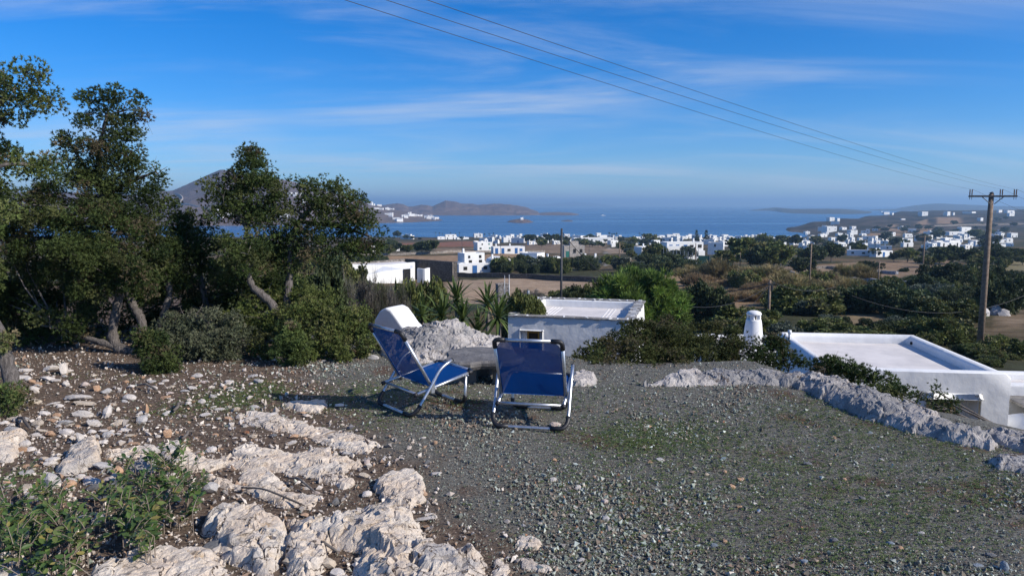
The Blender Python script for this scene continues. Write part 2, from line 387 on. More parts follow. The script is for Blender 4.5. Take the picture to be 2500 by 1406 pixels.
c = mixc(n, gm, soil, grav); n.links.new(c, b.inputs['Base Color']); b.inputs['Roughness'].default_value = .95; b.inputs['Specular IOR Level'].default_value = .15
bump(n, b, tex(n, 'noise', 75, 5, .7, world=True), .9, .012)
xs = np.concatenate([np.linspace(-14, -7, 30)[:-1], np.linspace(-7, 5, 301), np.linspace(5, 9, 20)[1:]]); ys = np.concatenate([np.linspace(-6, 2.4, 40)[:-1], np.linspace(2.4, 9.5, 190), np.linspace(9.5, 14, 30)[1:]])
X, Y = np.meshgrid(xs, ys); Z = hgt(X, Y) + 0.012 * fbm(X * 5, Y * 5, 2., 3)
struct(link('terrace_ground', grid_mesh('terrace_ground', X, Y, Z, m, keep=(Y - np.interp(X, RX, RY)) < 1.6)))

# ---- sea
m, n, b, o = newmat('sea'); SEAM = m
b.inputs['Base Color'].default_value = (.012, .075, .19, 1); b.inputs['IOR'].default_value = 1.33; b.inputs['Specular IOR Level'].default_value = .5
st = tex(n, 'noise', 1.0, 4, .6, .4, world=True, stretch=(.0009, .0042, 1)); st2 = tex(n, 'noise', 1.0, 3, .5, .2, world=True, stretch=(.0022, .022, 1))
k = mrange(n, M2('ADD', M2('MULTIPLY', st, .65), M2('MULTIPLY', st2, .35)), .44, .66)
n.links.new(mrange(n, k, 0, 1, .30, .20), b.inputs['Roughness'])
bp = N(n, 'ShaderNodeBump'); bp.inputs['Distance'].default_value = .5; n.links.new(mrange(n, k, 0, 1, .8, .5), bp.inputs['Strength'])
n.links.new(tex(n, 'noise', 1.0, 5, .65, world=True, stretch=(.25, .5, 1)), bp.inputs['Height']); n.links.new(bp.outputs[0], b.inputs['Normal'])
xs = np.array([-26000, -14000, -6000, -2000, 0, 2000, 6000, 14000, 26000.]); ys = np.array([300, 900, 1500, 2500, 4000, 7000, 12000, 18000, 24000.])
X, Y = np.meshgrid(xs, ys); struct(link('sea', grid_mesh('sea', X, Y, X * 0 + SEA, SEAM)))

# ---- hills, headlands and islets across the bay
def hillmat(name, c1, c2, c3, sc):
    m, n, b, o = newmat(name)
    c = mixc(n, mrange(n, tex(n, 'noise', sc, 7, .7, world=True), .36, .64), c1, c2)
    c = mixc(n, mrange(n, tex(n, 'noise', sc * 6, 5, .7, world=True), .52, .70), c, c3)
    n.links.new(c, b.inputs['Base Color']); b.inputs['Roughness'].default_value = .95; b.inputs['Specular IOR Level'].default_value = .05
    bump(n, b, tex(n, 'noise', sc * 5, 7, .7, world=True), 1.0, 4.0); return m
HILL = hillmat('hill_scrub', (.19, .135, .11), (.125, .095, .08), (.075, .066, .05), .012)
HROCK = hillmat('hill_rock', (.20, .14, .115), (.115, .085, .075), (.075, .06, .056), .016)
HFAR = hillmat('hill_far', (.09, .085, .075), (.065, .065, .058), (.05, .05, .045), .006)
HILLS = {}
def hill(name, cols, mat, nu=160, nv=70, rough=6.0, rs=.006, back=1.0, pw=1.0, sea=SEA):
    """cols: (px, shore py, ridge depth, ridge py)"""
    cs = np.array(cols, float); u = np.linspace(cs[0, 0], cs[-1, 0], nu)
    ysh = np.interp(u, cs[:, 0], [(CZ - sea) * F / (q - 500.0) for q in cs[:, 1]]); yr = np.interp(u, cs[:, 0], cs[:, 2]); pr = np.interp(u, cs[:, 0], cs[:, 3])
    zr = CZ + yr * (500.0 - pr) / F
    t = np.linspace(-.06, 1 + back, nv); U, T = np.meshgrid(u, t)
    Yg = np.where(T <= 1, ysh + (yr - ysh) * T, yr + (yr - ysh) * (T - 1)); Xg = (U - CX) / F * Yg
    tt = np.where(T <= 1, np.sign(T) * np.abs(T) ** pw, 1 - (np.maximum(T - 1, 0) / back) ** 1.3)
    Zg = (sea - 1.0) + (zr - sea + 1.0) * tt
    amp = np.clip((Zg - sea) / 12.0, 0, 1) * rough * np.clip(1 - .75 * np.exp(-((T - 1) / .12) ** 2), 0, 1)
    Zg = Zg + amp * ridged(Xg * rs, Yg * rs, 4.2, 5) * .5 + amp * .35 * fbm(Xg * rs * 5, Yg * rs * 5, 1., 4)
    Zg = np.maximum(Zg, -58.0)
    o = struct(link(name, grid_mesh(name, Xg, Yg, Zg, mat))); return o
hill('mountain', [(-300, 552, 2600, 470), (150, 552, 2500, 470), (330, 552, 2450, 478), (430, 552, 2400, 466), (470, 552, 2350, 450), (520, 551, 2320, 428), (545, 551, 2300, 418), (556, 551, 2300, 417), (575, 551, 2300, 424),
                  (640, 550, 2280, 436), (700, 549, 2260, 441), (760, 548, 2250, 455), (820, 547, 2250, 474), (870, 546, 2300, 490), (900, 546, 2300, 497), (940, 545, 2400, 509), (980, 544, 2380, 519), (1020, 543, 2300, 526),
                  (1060, 541.5, 2180, 533), (1085, 540, 2050, 538.5), (1094, 539.6, 2000, 541)], HILL, 420, 110, 9.0, .005)
hill('rocky_headland', [(915, 526, 3500, 520), (930, 526, 3500, 505), (960, 526, 3500, 500), (974, 526, 3500, 498), (985, 526, 3500, 500), (1000, 526, 3500, 507), (1030, 526, 3500, 501), (1045, 526, 3500, 502), (1057, 526, 3500, 506), (1075, 526, 3550, 497),
                  (1089, 526, 3560, 490.5), (1100, 526, 3560, 492), (1112, 526, 3560, 492.5), (1128, 526, 3560, 498), (1150, 526, 3560, 498), (1170, 526, 3560, 502), (1185, 526, 3560, 502), (1205, 526, 3560, 499.5), (1240, 526, 3560, 500.5),
                  (1265, 526, 3560, 504), (1290, 526, 3500, 511), (1312, 525.5, 3350, 519), (1322, 525, 3250, 525)], HROCK, 300, 70, 12.0, .006)
hill('low_headland', [(1300, 526, 3500, 523), (1330, 526.5, 3450, 519), (1360, 526.5, 3450, 518), (1395, 526.5, 3400, 520), (1412, 526, 3300, 523.5), (1420, 525.5, 3200, 526.5)], HROCK, 90, 30, 3.0, .01)
hill('islet', [(1233, 542, 1900, 544), (1245, 543.5, 1880, 538), (1258, 544.5, 1870, 535.5), (1275, 545, 1870, 534), (1290, 544.5, 1870, 537), (1300, 544, 1880, 541), (1311, 543, 1880, 544)], HROCK, 80, 30, 2.2, .03)
hill('rock_islet', [(1360, 540.5, 1990, 541.5), (1372, 541, 1980, 538.5), (1385, 541, 1980, 537), (1396, 541, 1980, 538), (1403, 540.5, 1990, 541.5)], HROCK, 40, 20, 1.0, .05)
hill('far_spit', [(1815, 514.5, 5600, 515), (1840, 515, 5600, 512), (1870, 515, 5600, 509), (1888, 516, 5600, 507), (1905, 519, 5000, 508.5), (1930, 521, 4500, 511), (1990, 522.5, 4400, 510.5), (2050, 523, 4400, 511), (2080, 523, 4400, 513), (2115, 522, 4400, 516), (2130, 521, 4400, 519)], HFAR, 160, 30, 5.0, .006)
hill('long_far_hill', [(2060, 515, 6200, 514.5), (2120, 515.5, 6200, 512.5), (2180, 515.5, 6200, 511), (2200, 515.5, 6200, 507), (2230, 515.5, 6200, 502), (2275, 515.5, 6200, 497.5), (2300, 515.5, 6200, 498), (2400, 515.5, 6200, 503), (2500, 515.5, 6200, 506), (2700, 515.5, 6200, 510), (2900, 515, 6200, 514)], HFAR, 160, 40, 10.0, .003)
hill('distant_island', [(930, 504.4, 18500, 504), (970, 504.4, 18500, 499), (1010, 504.4, 18500, 493), (1040, 504.4, 18500, 489), (1065, 504.4, 18500, 487.5), (1090, 504.4, 18500, 491), (1150, 504.4, 18500, 496), (1200, 504.4, 18500, 492), (1240, 504.4, 18500, 494), (1330, 504.4, 18500, 499), (1400, 504.4, 18500, 493), (1440, 504.4, 18500, 496), (1500, 504.4, 18500, 503)], HFAR, 160, 20, 25.0, .0006)
# ---- sea air
m = bpy.data.materials.new('haze'); m.use_nodes = True; n = m.node_tree; n.nodes.clear(); o = n.nodes.new('ShaderNodeOutputMaterial'); v = n.nodes.new('ShaderNodeVolumePrincipled')
v.inputs['Color'].default_value = (.44, .71, 1.0, 1); v.inputs['Density'].default_value = 0.00016; v.inputs['Anisotropy'].default_value = 0.2; n.links.new(v.outputs[0], o.inputs['Volume'])
hz = MB().box((0, 12000, 50), (54000, 25400, 220)).build('haze', m); tag(hz, 'thin blue sea haze over the whole bay', 'haze', kind='stuff')
# ================================================================== chairs
ALU = pmat('brushed_aluminium', (.62, .63, .66), (.52, .53, .56), 40, .38, .05, 200, .002, metal=.85)
BLACK = pmat('black_plastic', (.012, .012, .014), (.022, .022, .025), 30, .5, .1, 150, .002)
def fabric(name, col, tr):
    m, n, b, o = newmat(name); b.inputs['Base Color'].default_value = (*col, 1); b.inputs['Roughness'].default_value = .75; b.inputs['Specular IOR Level'].default_value = .06
    w = tex(n, 'noise', 3.0, 3); n.links.new(mixc(n, mrange(n, w, .35, .65), col, tuple(x * .82 for x in col)), b.inputs['Base Color'])
    tl = N(n, 'ShaderNodeBsdfTranslucent'); tl.inputs[0].default_value = (*[x * .6 for x in col], 1); m1 = N(n, 'ShaderNodeMixShader'); m1.inputs[0].default_value = .04
    n.links.new(b.outputs[0], m1.inputs[1]); n.links.new(tl.outputs[0], m1.inputs[2])
    t = N(n, 'ShaderNodeBsdfTransparent'); m2 = N(n, 'ShaderNodeMixShader'); m2.inputs[0].default_value = tr
    n.links.new(m1.outputs[0], m2.inputs[1]); n.links.new(t.outputs[0], m2.inputs[2]); n.links.new(m2.outputs[0], o.inputs[0]); return m
FAB = fabric('blue_mesh_fabric', (.004, .076, .30), .10)
def make_chair(label, loc, rz):
    t = thing('beach_chair', label, 'chair', loc, rz, 'blue beach chairs')
    R = .0135
    # rear hoop: bar on the ground, sides rising forward into the armrests
    side = lambda s: [(s * .30, .40, .435), (s * .302, .27, .375), (s * .300, .20, .26), (s * .298, .045, .055), (s * .262, .004, .0135), (s * .15, 0, .0135)]
    L = fillet(side(-1), .09, 6); Rr = fillet(side(1), .09, 6)
    MB().tube(L + [Vector((0, 0, .0135))] + Rr[::-1], R, 10).build('arm_and_rear_leg_tube', ALU, t, True)
    for s in (-1, 1):
        q = fillet([(s * .2985, .075, .095), (s * .297, .04, .05), (s * .262, .002, .015), (s * .165, 0, .0145)], .06, 6); MB().tube(q, R + .005, 10).build('rubber_foot', BLACK, t, True)
        MB().tube([(s * .30, .395, .4327), (s * .30, .403, .4364)], R + .002, 10).build('end_cap', BLACK, t, True)
    # front hoop
    f = fillet([(-.236, .585, .275), (-.236, .575, .06), (-.20, .57, .0135), (.20, .57, .0135), (.236, .575, .06), (.236, .585, .275)], .09, 7)
    MB().tube(f, R, 10).build('front_leg_tube', ALU, t, True)
    for s in (-1, 1):
        MB().tube(fillet([(s * .236, .577, .085), (s * .235, .574, .05), (s * .2, .569, .0145), (s * .10, .569, .0145)], .07, 6), R + .004, 10).build('rubber_foot', BLACK, t, True)
    # seat frame
    for s in (-1, 1):
        MB().tube([(s * .262, .055, .180), (s * .262, .60, .283)], R, 10).build('seat_rail', ALU, t, True)
        MB().tube([(s * .262, .040, .177), (s * .262, .066, .182)], R + .004, 10).build('end_cap', BLACK, t, True)
        MB().tube(fillet([(s * .262, .59, .281), (s * .258, .635, .290), (s * .20, .648, .292)], .035, 6), R + .005, 10).build('corner_cap', BLACK, t, True)
        MB().box((s * .277, .215, .215), (.008, .035, .09)).build('hinge_plate', ALU, t, bevel=.003)
        MB().tube([(s * .25, .575, .268), (s * .29, .575, .268)], .006, 8).build('rivet', ALU, t, True)
    MB().tube([(-.262, .085, .176), (.262, .085, .176)], R * .9, 10).build('rear_crossbar', ALU, t, True)
    MB().tube([(-.21, .648, .292), (.21, .648, .292)], R, 10).build('front_crossbar', ALU, t, True)
    # back frame, leaning to the rear
    a, z0 = Vector((0, .235, .185)), Vector((0, -.075, .715)); ax = (z0 - a)
    def bp(s, k): p = a + ax * k; return (s * .262, p.y, p.z)
    for s in (-1, 1):
        MB().tube([bp(s, 0), bp(s, .90)], R, 10).build('back_tube', ALU, t, True)
        MB().tube(fillet([bp(s, .87), (s * .262, z0.y, z0.z), (s * .18, z0.y, z0.z)], .075, 7), R + .005, 10).build('corner_cap', BLACK, t, True)
    MB().tube([(-.19, z0.y, z0.z), (.19, z0.y, z0.z)], R, 10).build('top_bar', ALU, t, True)
    # fabric panels: hang with a little sag, corners cut round the caps
    def panel(p0, p1, nrm, sag, name, cut):
        p0, p1, nrm = Vector(p0), Vector(p1), Vector(nrm); nu, nv = 18, 18; V = []
        for j in range(nv + 1):
            for i in range(nu + 1):
                u, v = i / nu, j / nv; x = -.25 + .5 * u
                if cut == 'top' and v > .86: e = ((v - .86) / .14); x *= 1 - .20 * e * e
                if cut == 'front' and v > .86: e = ((v - .86) / .14); x *= 1 - .14 * e * e
                s_ = 4 * u * (1 - u) * sag * (1 - (2 * v - 1) ** 4); V.append(p0 + (p1 - p0) * v + Vector((x, 0, 0)) - nrm * s_)
        Fq = [(j * (nu + 1) + i, j * (nu + 1) + i + 1, (j + 1) * (nu + 1) + i + 1, (j + 1) * (nu + 1) + i) for j in range(nv) for i in range(nu)]
        return MB().add(V, Fq).build(name, FAB, t, True)
    nb = Vector((0, ax.z, -ax.y)).normalized()
    panel(a + ax * .075, a + ax * .985, nb, .018, 'back_fabric', 'top'); panel((0, .225, .216), (0, .64, .294), (0, -.18, .98), .016, 'seat_fabric', 'front')
    for s in (-1, 1): MB().tube([bp(s * .955, .08), bp(s * .955, .93)], .006, 6).build('fabric_seam', FAB, t, True)
    return t
def chair_at(l, r, label):
    l, r = at_z(*l, 0.0), at_z(*r, 0.0); c = (l + r) / 2; d = r - l
    return make_chair(label, (c[0], c[1], hgt1(c[0], c[1]) + .012), math.atan2(d[1], d[0]))
chair_at((1205, 1046), (1380, 1056), 'blue aluminium beach chair seen from behind, rightmost of the pair')
chair_at((922, 990), (1004, 1025), 'blue aluminium beach chair turned half sideways, showing its sunlit seat')

# ================================================================== houses near by
def plaster(name, c1=(.80, .80, .79), c2=(.72, .72, .71), bs=.5, sc=2.0):
    m, n, b, o = newmat(name); w = tex(n, 'noise', sc, 6, .6)
    c = mixc(n, mrange(n, w, .35, .68), c1, c2)
    c = mixc(n, mrange(n, tex(n, 'noise', sc * 1.2, 5, .7, stretch=(2.5, 2.5, .35)), .56, .8, 0, .5), c, tuple(x * .80 for x in c1))
    n.links.new(c, b.inputs['Base Color']); b.inputs['Roughness'].default_value = .9; b.inputs['Specular IOR Level'].default_value = .15
    q = bump(n, b, tex(n, 'noise', 2.2, 4, .5), bs, .05); bump(n, b, tex(n, 'noise', 45, 5, .6), bs * .5, .008, q); return m
WHITE = plaster('whitewash'); ROOFW = plaster('roof_whitewash', (.70, .66, .63), (.58, .55, .53), .3, 1.2)
SLATE = pmat('slate', (.17, .16, .15), (.30, .28, .25), 6, .75, .5, 20, .02, rnd=.25)
OCHRE = pmat('ochre_paint', (.40, .24, .045), (.33, .19, .035), 8, .5, .1)
GLASS = pmat('dark_glass', (.012, .014, .016), (.02, .022, .025), 2, .12, 0)
DARK = pmat('dark_opening', (.012, .012, .012), (.02, .02, .02), 2, .9, 0)
BLUEP = pmat('blue_paint', (.02, .10, .30), (.03, .13, .34), 6, .5, .05)
GREENP = pmat('green_paint', (.03, .20, .16), (.03, .17, .13), 6, .5, .05)
def shell(w, d, z0, z1, holes=(), par=.35, th=.35, flare=0.0, rev=.22, thf=None):
    """flat-roofed block, front face at y=0 with recessed openings, sunk roof behind a parapet"""
    mb = MB(); tf = thf or th
    xs = sorted({0.0, w, *[h[0] for h in holes], *[h[1] for h in holes]}); zs = sorted({z0, z1, *[h[2] for h in holes], *[h[3] for h in holes]})
    for i in range(len(xs) - 1):
        for j in range(len(zs) - 1):
            mx_, mz = (xs[i] + xs[i + 1]) / 2, (zs[j] + zs[j + 1]) / 2
            if any(h[0] < mx_ < h[1] and h[2] < mz < h[3] for h in holes): continue
            mb.add([(xs[i], 0, zs[j]), (xs[i + 1], 0, zs[j]), (xs[i + 1], 0, zs[j + 1]), (xs[i], 0, zs[j + 1])], [(0, 1, 2, 3)])
    for x0, x1, a, b_ in [h[:4] for h in holes]:
        P = [(x0, 0, a), (x1, 0, a), (x1, 0, b_), (x0, 0, b_), (x0, rev, a), (x1, rev, a), (x1, rev, b_), (x0, rev, b_)]
        mb.add(P, [(0, 4, 5, 1), (1, 5, 6, 2), (2, 6, 7, 3), (3, 7, 4, 0), (4, 7, 6, 5)])
    fl = flare
    mb.add([(w, 0, z0), (w + fl, d + fl, z0), (w, d, z1), (w, 0, z1)], [(0, 1, 2, 3)])
    mb.add([(w + fl, d + fl, z0), (-fl, d + fl, z0), (0, d, z1), (w, d, z1)], [(0, 1, 2, 3)])
    mb.add([(-fl, d + fl, z0), (0, 0, z0), (0, 0, z1), (0, d, z1)], [(0, 1, 2, 3)])
    zi = z1 - par; O = [(0, 0, z1), (w, 0, z1), (w, d, z1), (0, d, z1)]; I = [(th, tf, z1), (w - th, tf, z1), (w - th, d - th, z1), (th, d - th, z1)]; B = [(x, y, zi) for x, y, _ in I]
    mb.add(O + I, [(i, (i + 1) % 4, 4 + (i + 1) % 4, 4 + i) for i in range(4)]); mb.add(I + B, [(i, (i + 1) % 4, 4 + (i + 1) % 4, 4 + i) for i in range(4)])
    fl_ = MB().add([(x, y, zi + .004) for x, y, _ in I], [(0, 1, 2, 3)])
    import itertools
    # weld
    key = {}; remap = []; nv = []
    for p in mb.v:
        k = tuple(round(c, 5) for c in p)
        if k not in key: key[k] = len(nv); nv.append(p)
        remap.append(key[k])
    mb.v = nv; mb.f = [tuple(remap[i] for i in f) for f in mb.f]
    return mb, fl_
def window(parent, x0, x1, z0, z1, y, fm=None, name='window', bars=True, panem=None):
    fm = fm or OCHRE; t = .06
    w = MB(); w.box(((x0 + x1) / 2, y, z0 + t / 2), (x1 - x0, .06, t)); w.box(((x0 + x1) / 2, y, z1 - t / 2), (x1 - x0, .06, t))
    w.box((x0 + t / 2, y, (z0 + z1) / 2), (t, .058, z1 - z0 - 2 * t)); w.box((x1 - t / 2, y, (z0 + z1) / 2), (t, .058, z1 - z0 - 2 * t))
    if bars: w.box(((x0 + x1) / 2, y, (z0 + z1) / 2), (x1 - x0 - 2 * t, .05, .035))
    o = w.build(name, fm, parent)
    MB().add([(x0 + t, y + .01, z0 + t), (x1 - t, y + .01, z0 + t), (x1 - t, y + .01, z1 - t), (x0 + t, y + .01, z1 - t)], [(0, 1, 2, 3)]).build('pane', panem or GLASS, o)
    return o
# --- white house with slate coping (beyond the right-hand chair)
FL, FR = np.array([-0.16, 28.28]), np.array([4.61, 27.05]); wd = float(np.hypot(*(FR - FL))); rz = math.atan2(FR[1] - FL[1], FR[0] - FL[0])
H1 = thing('white_house', 'small white house with slate-edged sunken roof beyond the right chair', 'house', (FL[0], FL[1], 0), rz)
sh, fl_ = shell(wd, 5.8, -6.6, -2.66, [(.50, 1.42, -4.35, -3.20)], .34, .36, .25, .24)
wl = sh.build('wall', WHITE, H1, False, .05, 3); r = fl_.build('roof', ROOFW, H1)
for i in range(7): MB().box((wd / 2 + .15 * (i - 3) + (0.8 if i > 3 else -1.2), 2.9, -2.66 - .34 + .010), (.025, 4.6, .02)).build('roof_seam', WHITE, r)
window(H1, .74, 1.24, -4.3, -3.27, .225)
rr = random.Random(3)
def coping(p0, p1, depth, inward):
    p0, p1 = Vector(p0), Vector(p1); L = (p1 - p0).length; d = (p1 - p0).normalized(); x = 0
    while x < L - .05:
        w = min(rr.uniform(.27, .46), L - x); c = p0 + d * (x + w / 2) + inward * (depth / 2 - .07 + rr.uniform(-.02, .02)); ang = math.atan2(d.y, d.x)
        MB().box((c.x, c.y, c.z + rr.uniform(-.006, .01)), (w - .012, depth + rr.uniform(-.04, .04), .045), ang + rr.uniform(-.03, .03)).build('coping_slab', SLATE, H1, bevel=.008)
        q = p0 + d * (x + w) + inward * rr.uniform(.05, .25)
        if rr.random() < .8: MB().box((q.x, q.y, q.z + .026), (rr.uniform(.05, .09), rr.uniform(.14, .36), .022), ang + rr.uniform(-.5, .5)).build('mortar_patch', WHITE, H1, bevel=.009)
        x += w
zc = -2.636
coping((0, 0, zc), (wd, 0, zc), .42, Vector((0, 1, 0))); coping((wd, .42, zc), (wd, 5.8, zc), .42, Vector((-1, 0, 0)))
coping((wd - .4, 5.8, zc), (0, 5.8, zc), .36, Vector((0, -1, 0))); coping((0, 5.4, zc), (0, .42, zc), .40, Vector((1, 0, 0)))
MB().tube([(3.55, .10, -3.95), (3.55, -.06, -3.98)], .045, 10).build('drain_spout', OCHRE, H1, True)
# --- white house with thick rounded parapet (right)
RZ2 = math.radians(-7.2); W2, D2 = 4.0, 5.2; fr = np.array([11.48, 16.13]); o2 = fr - W2 * np.array([math.cos(RZ2), math.sin(RZ2)])
H2 = thing('white_house', 'white house with thick rounded parapet and tall chimney below the rock rim', 'house', (o2[0], o2[1], 0), RZ2)
sh, fl_ = shell(W2, D2, -6.3, -2.12, [(2.30, 3.28, -4.4, -2.72)], .27, .26, .12, .36, .50)
sh.build('wall', WHITE, H2, True, .13, 5); r = fl_.build('roof', ROOFW, H2)
window(H2, 2.32, 2.92, -4.38, -2.76, .33)
MB().tube([(W2 - .30, D2 - .48, -2.31), (W2 - .20, D2 - .48, -2.31)], .045, 10).build('drain_hole', DARK, H2, True)
MB().tube([(.05, 3.9, -3.3), (.05, 3.9, -1.98), (.05, 3.9, -1.94)], [.035, .035, .05], 10).build('vent_pipe', WHITE, H2, True)
MB().tube([(.05, 3.9, -1.96), (.05, 3.9, -1.86)], .052, 12).build('vent_cap', WHITE, H2, True)
# lower wing with the chimney
sh, fl_ = shell(2.6, 3.0, -6.0, -2.88, [], .15, .25); wg = sh.build('wing_wall', WHITE, H2, True, .08, 3); wg.location = (-2.05, 5.9, 0); fl_.build('wing_roof', ROOFW, H2).location = (-2.05, 5.9, 0)
ch = MB().lathe([(.33, -3.1), (.315, -2.7), (.285, -2.35), (.25, -2.1), (.235, -2.06)], 24, (-.30, 7.15, 0)).build('chimney', WHITE, H2, True)
for k in range(4):
    a_ = math.radians(45 + 90 * k + 18); MB().box((-.30 + .165 * math.cos(a_), 7.15 + .165 * math.sin(a_), -1.985), (.13, .11, .155), a_ + math.pi / 2).build('chimney_post', WHITE, ch, bevel=.012)
MB().lathe([(.235, -1.912), (.25, -1.87), (.21, -1.81), (.12, -1.775), (.02, -1.765)], 24, (-.30, 7.15, 0)).build('chimney_cap', WHITE, ch, True)
MB().box((-.30, 7.15, -2.0), (.10, .10, .16)).build('flue', DARK, ch)
# annex and steps to the right
sh, fl_ = shell(4.5, 1.7, -6.3, -2.74, [], .2, .3); a_ = sh.build('annex_wall', WHITE, H2, True, .06, 3); a_.location = (W2 + .35, 1.6, 0); fl_.build('annex_roof', ROOFW, H2).location = (W2 + .35, 1.6, 0)
MB().box((W2 + 2.3, 1.0, -3.05), (3.2, 1.9, .08)).build('canopy_slab', SLATE, H2, bevel=.02)
MB().lathe([(.62, -6.2), (.60, -3.6), (.45, -3.32), (.2, -3.22)], 20, (W2 + .75, .55, 0)).build('oven_dome', WHITE, H2, True)
MB().box((W2 + 2.2, -.35, -4.75), (4.2, .35, 2.4)).build('terrace_wall', WHITE, H2, bevel=.05)
# tv antenna behind the chimney
q = at_y(1846, 832, 24.6); AN = thing('tv_antenna', 'grey grid television antenna on the wing roof left of the chimney', 'antenna', (q[0], q[1], q[2]), .3)
GREY = pmat('galvanised_steel', (.42, .44, .46), (.34, .36, .38), 15, .5, .1, metal=.6)
MB().tube([(0, 0, -.15), (0, 0, .62)], .012, 6).build('mast', GREY, AN, True)
for s, (za, zb) in ((1, (.30, .62)), (-1, (.02, .25))):
    g_ = MB()
    for i in range(7): z = za + (zb - za) * i / 6; g_.tube([(-.22 + (.04 if s < 0 else 0), .02 + .03 * i * s * .4, z), (.22, .02 + .03 * i * s * .4, z)], .005, 4)
    for x in (-.2, -.08, .06, .2): g_.tube([(x, .02, za), (x, .02 + .07 * s, zb)], .005, 4)
    g_.build('reflector_grid', GREY, AN)
b_ = MB().tube([(0, .02, .27), (-.36, -.22, .38)], .007, 5)
for i in range(8): k = i / 8 + .1; c = Vector((0, .02, .27)).lerp(Vector((-.36, -.22, .38)), k); b_.tube([c + Vector((-.05, .06, .0)), c + Vector((.05, -.06, .0))], .004, 4)
b_.build('director_boom', WHITE, AN)
# --- plastered arch at the back of the terrace
q = at_y(955, 800, 13.0); AR = thing('plaster_arch', 'white plastered arch with sloping shoulder behind the left chair', 'arch', (q[0], q[1], 0), math.radians(-28))
Fp, inner = [], []
zt = at_y(930, 752, 13.0)[2]
prof = [(-.55, -3.4), (-.53, -1.0), (-.45, -.52), (-.27, -.28), (-.08, -.20), (.08, -.26), (.24, -.42), (.40, -.60), (.62, -.75), (.95, -.86), (1.05, -1.3), (1.05, -3.4)]
opn = [(.02, -3.4), (.02, -1.0), (-.03, -.78), (-.16, -.66), (-.30, -.70), (-.38, -.86), (-.40, -1.0), (-.40, -3.4)]
poly = [(x * .74 - .06, max((z + .2) * .78, -3.2) + zt) for x, z in prof] + [(x * .74 - .06, max((z + .2) * .78, -3.2) + zt) for x, z in opn]
n_ = len(poly); V = [(x, 0, z) for x, z in poly] + [(x, .55, z) for x, z in poly]
mb = MB().add(V, [tuple(range(n_)), tuple(range(2 * n_ - 1, n_ - 1, -1))] + [(i, n_ + i, n_ + (i + 1) % n_, (i + 1) % n_) for i in range(n_)])
mb.build('arch_wall', WHITE, AR, False, .04, 3)
MB().box((-.20, .60, -1.9 + zt), (.4, .06, 2.9)).build('arch_opening_shade', DARK, AR)  # near-black box closing the arch, its colour standing for the shade inside
# --- stone table between the chairs
ST = thing('stone_table', 'low dark slate table on rough stone blocks between the two chairs', 'table', (*at_z(1185, 945, 0)[:2], 0), .15)
def slab_mesh(n, rx, ry, th, seed, jag=.12):
    r0 = random.Random(seed); ring = []
    for i in range(n):
        a = 2 * math.pi * i / n; k = 1 + jag * (r0.random() - .5) * 2; c, s_ = math.cos(a), math.sin(a); p = 3.2; e = (abs(c) ** p + abs(s_) ** p) ** (-1 / p)
        ring.append((rx * c * e * k, ry * s_ * e * k))
    mb = MB(); V = []
    for (z, sc_) in ((-th, .90), (-th * .6, .985), (-th * .25, 1.0), (0, .955), (.004, .5)): V += [(x * sc_, y * sc_, z + .006 * (r0.random() - .5)) for x, y in ring]
    m_ = 5; mb.add(V, [tuple(range(n))[::-1], tuple(range((m_ - 1) * n, m_ * n))] + [(i * n + k, i * n + (k + 1) % n, (i + 1) * n + (k + 1) % n, (i + 1) * n + k) for i in range(m_ - 1) for k in range(n)]); return mb
SLATE2 = pmat('grey_schist', (.115, .108, .105), (.185, .175, .168), 5, .8, .6, 14, .03, c3=(.26, .25, .23), sc3=9)
slab_mesh(26, .38, .36, .085, 4).build('table_top', SLATE2, ST).location = (.0, .30, .265)
for (x, y, sx, sy) in ((-.18, .22, .20, .22), (.17, .12, .18, .2), (.05, .48, .3, .2)):
    slab_mesh(9, sx / 2, sy / 2, .25, int(100 * x + 70), .2).build('support_stone', SLATE2, ST).location = (x, y, .19)
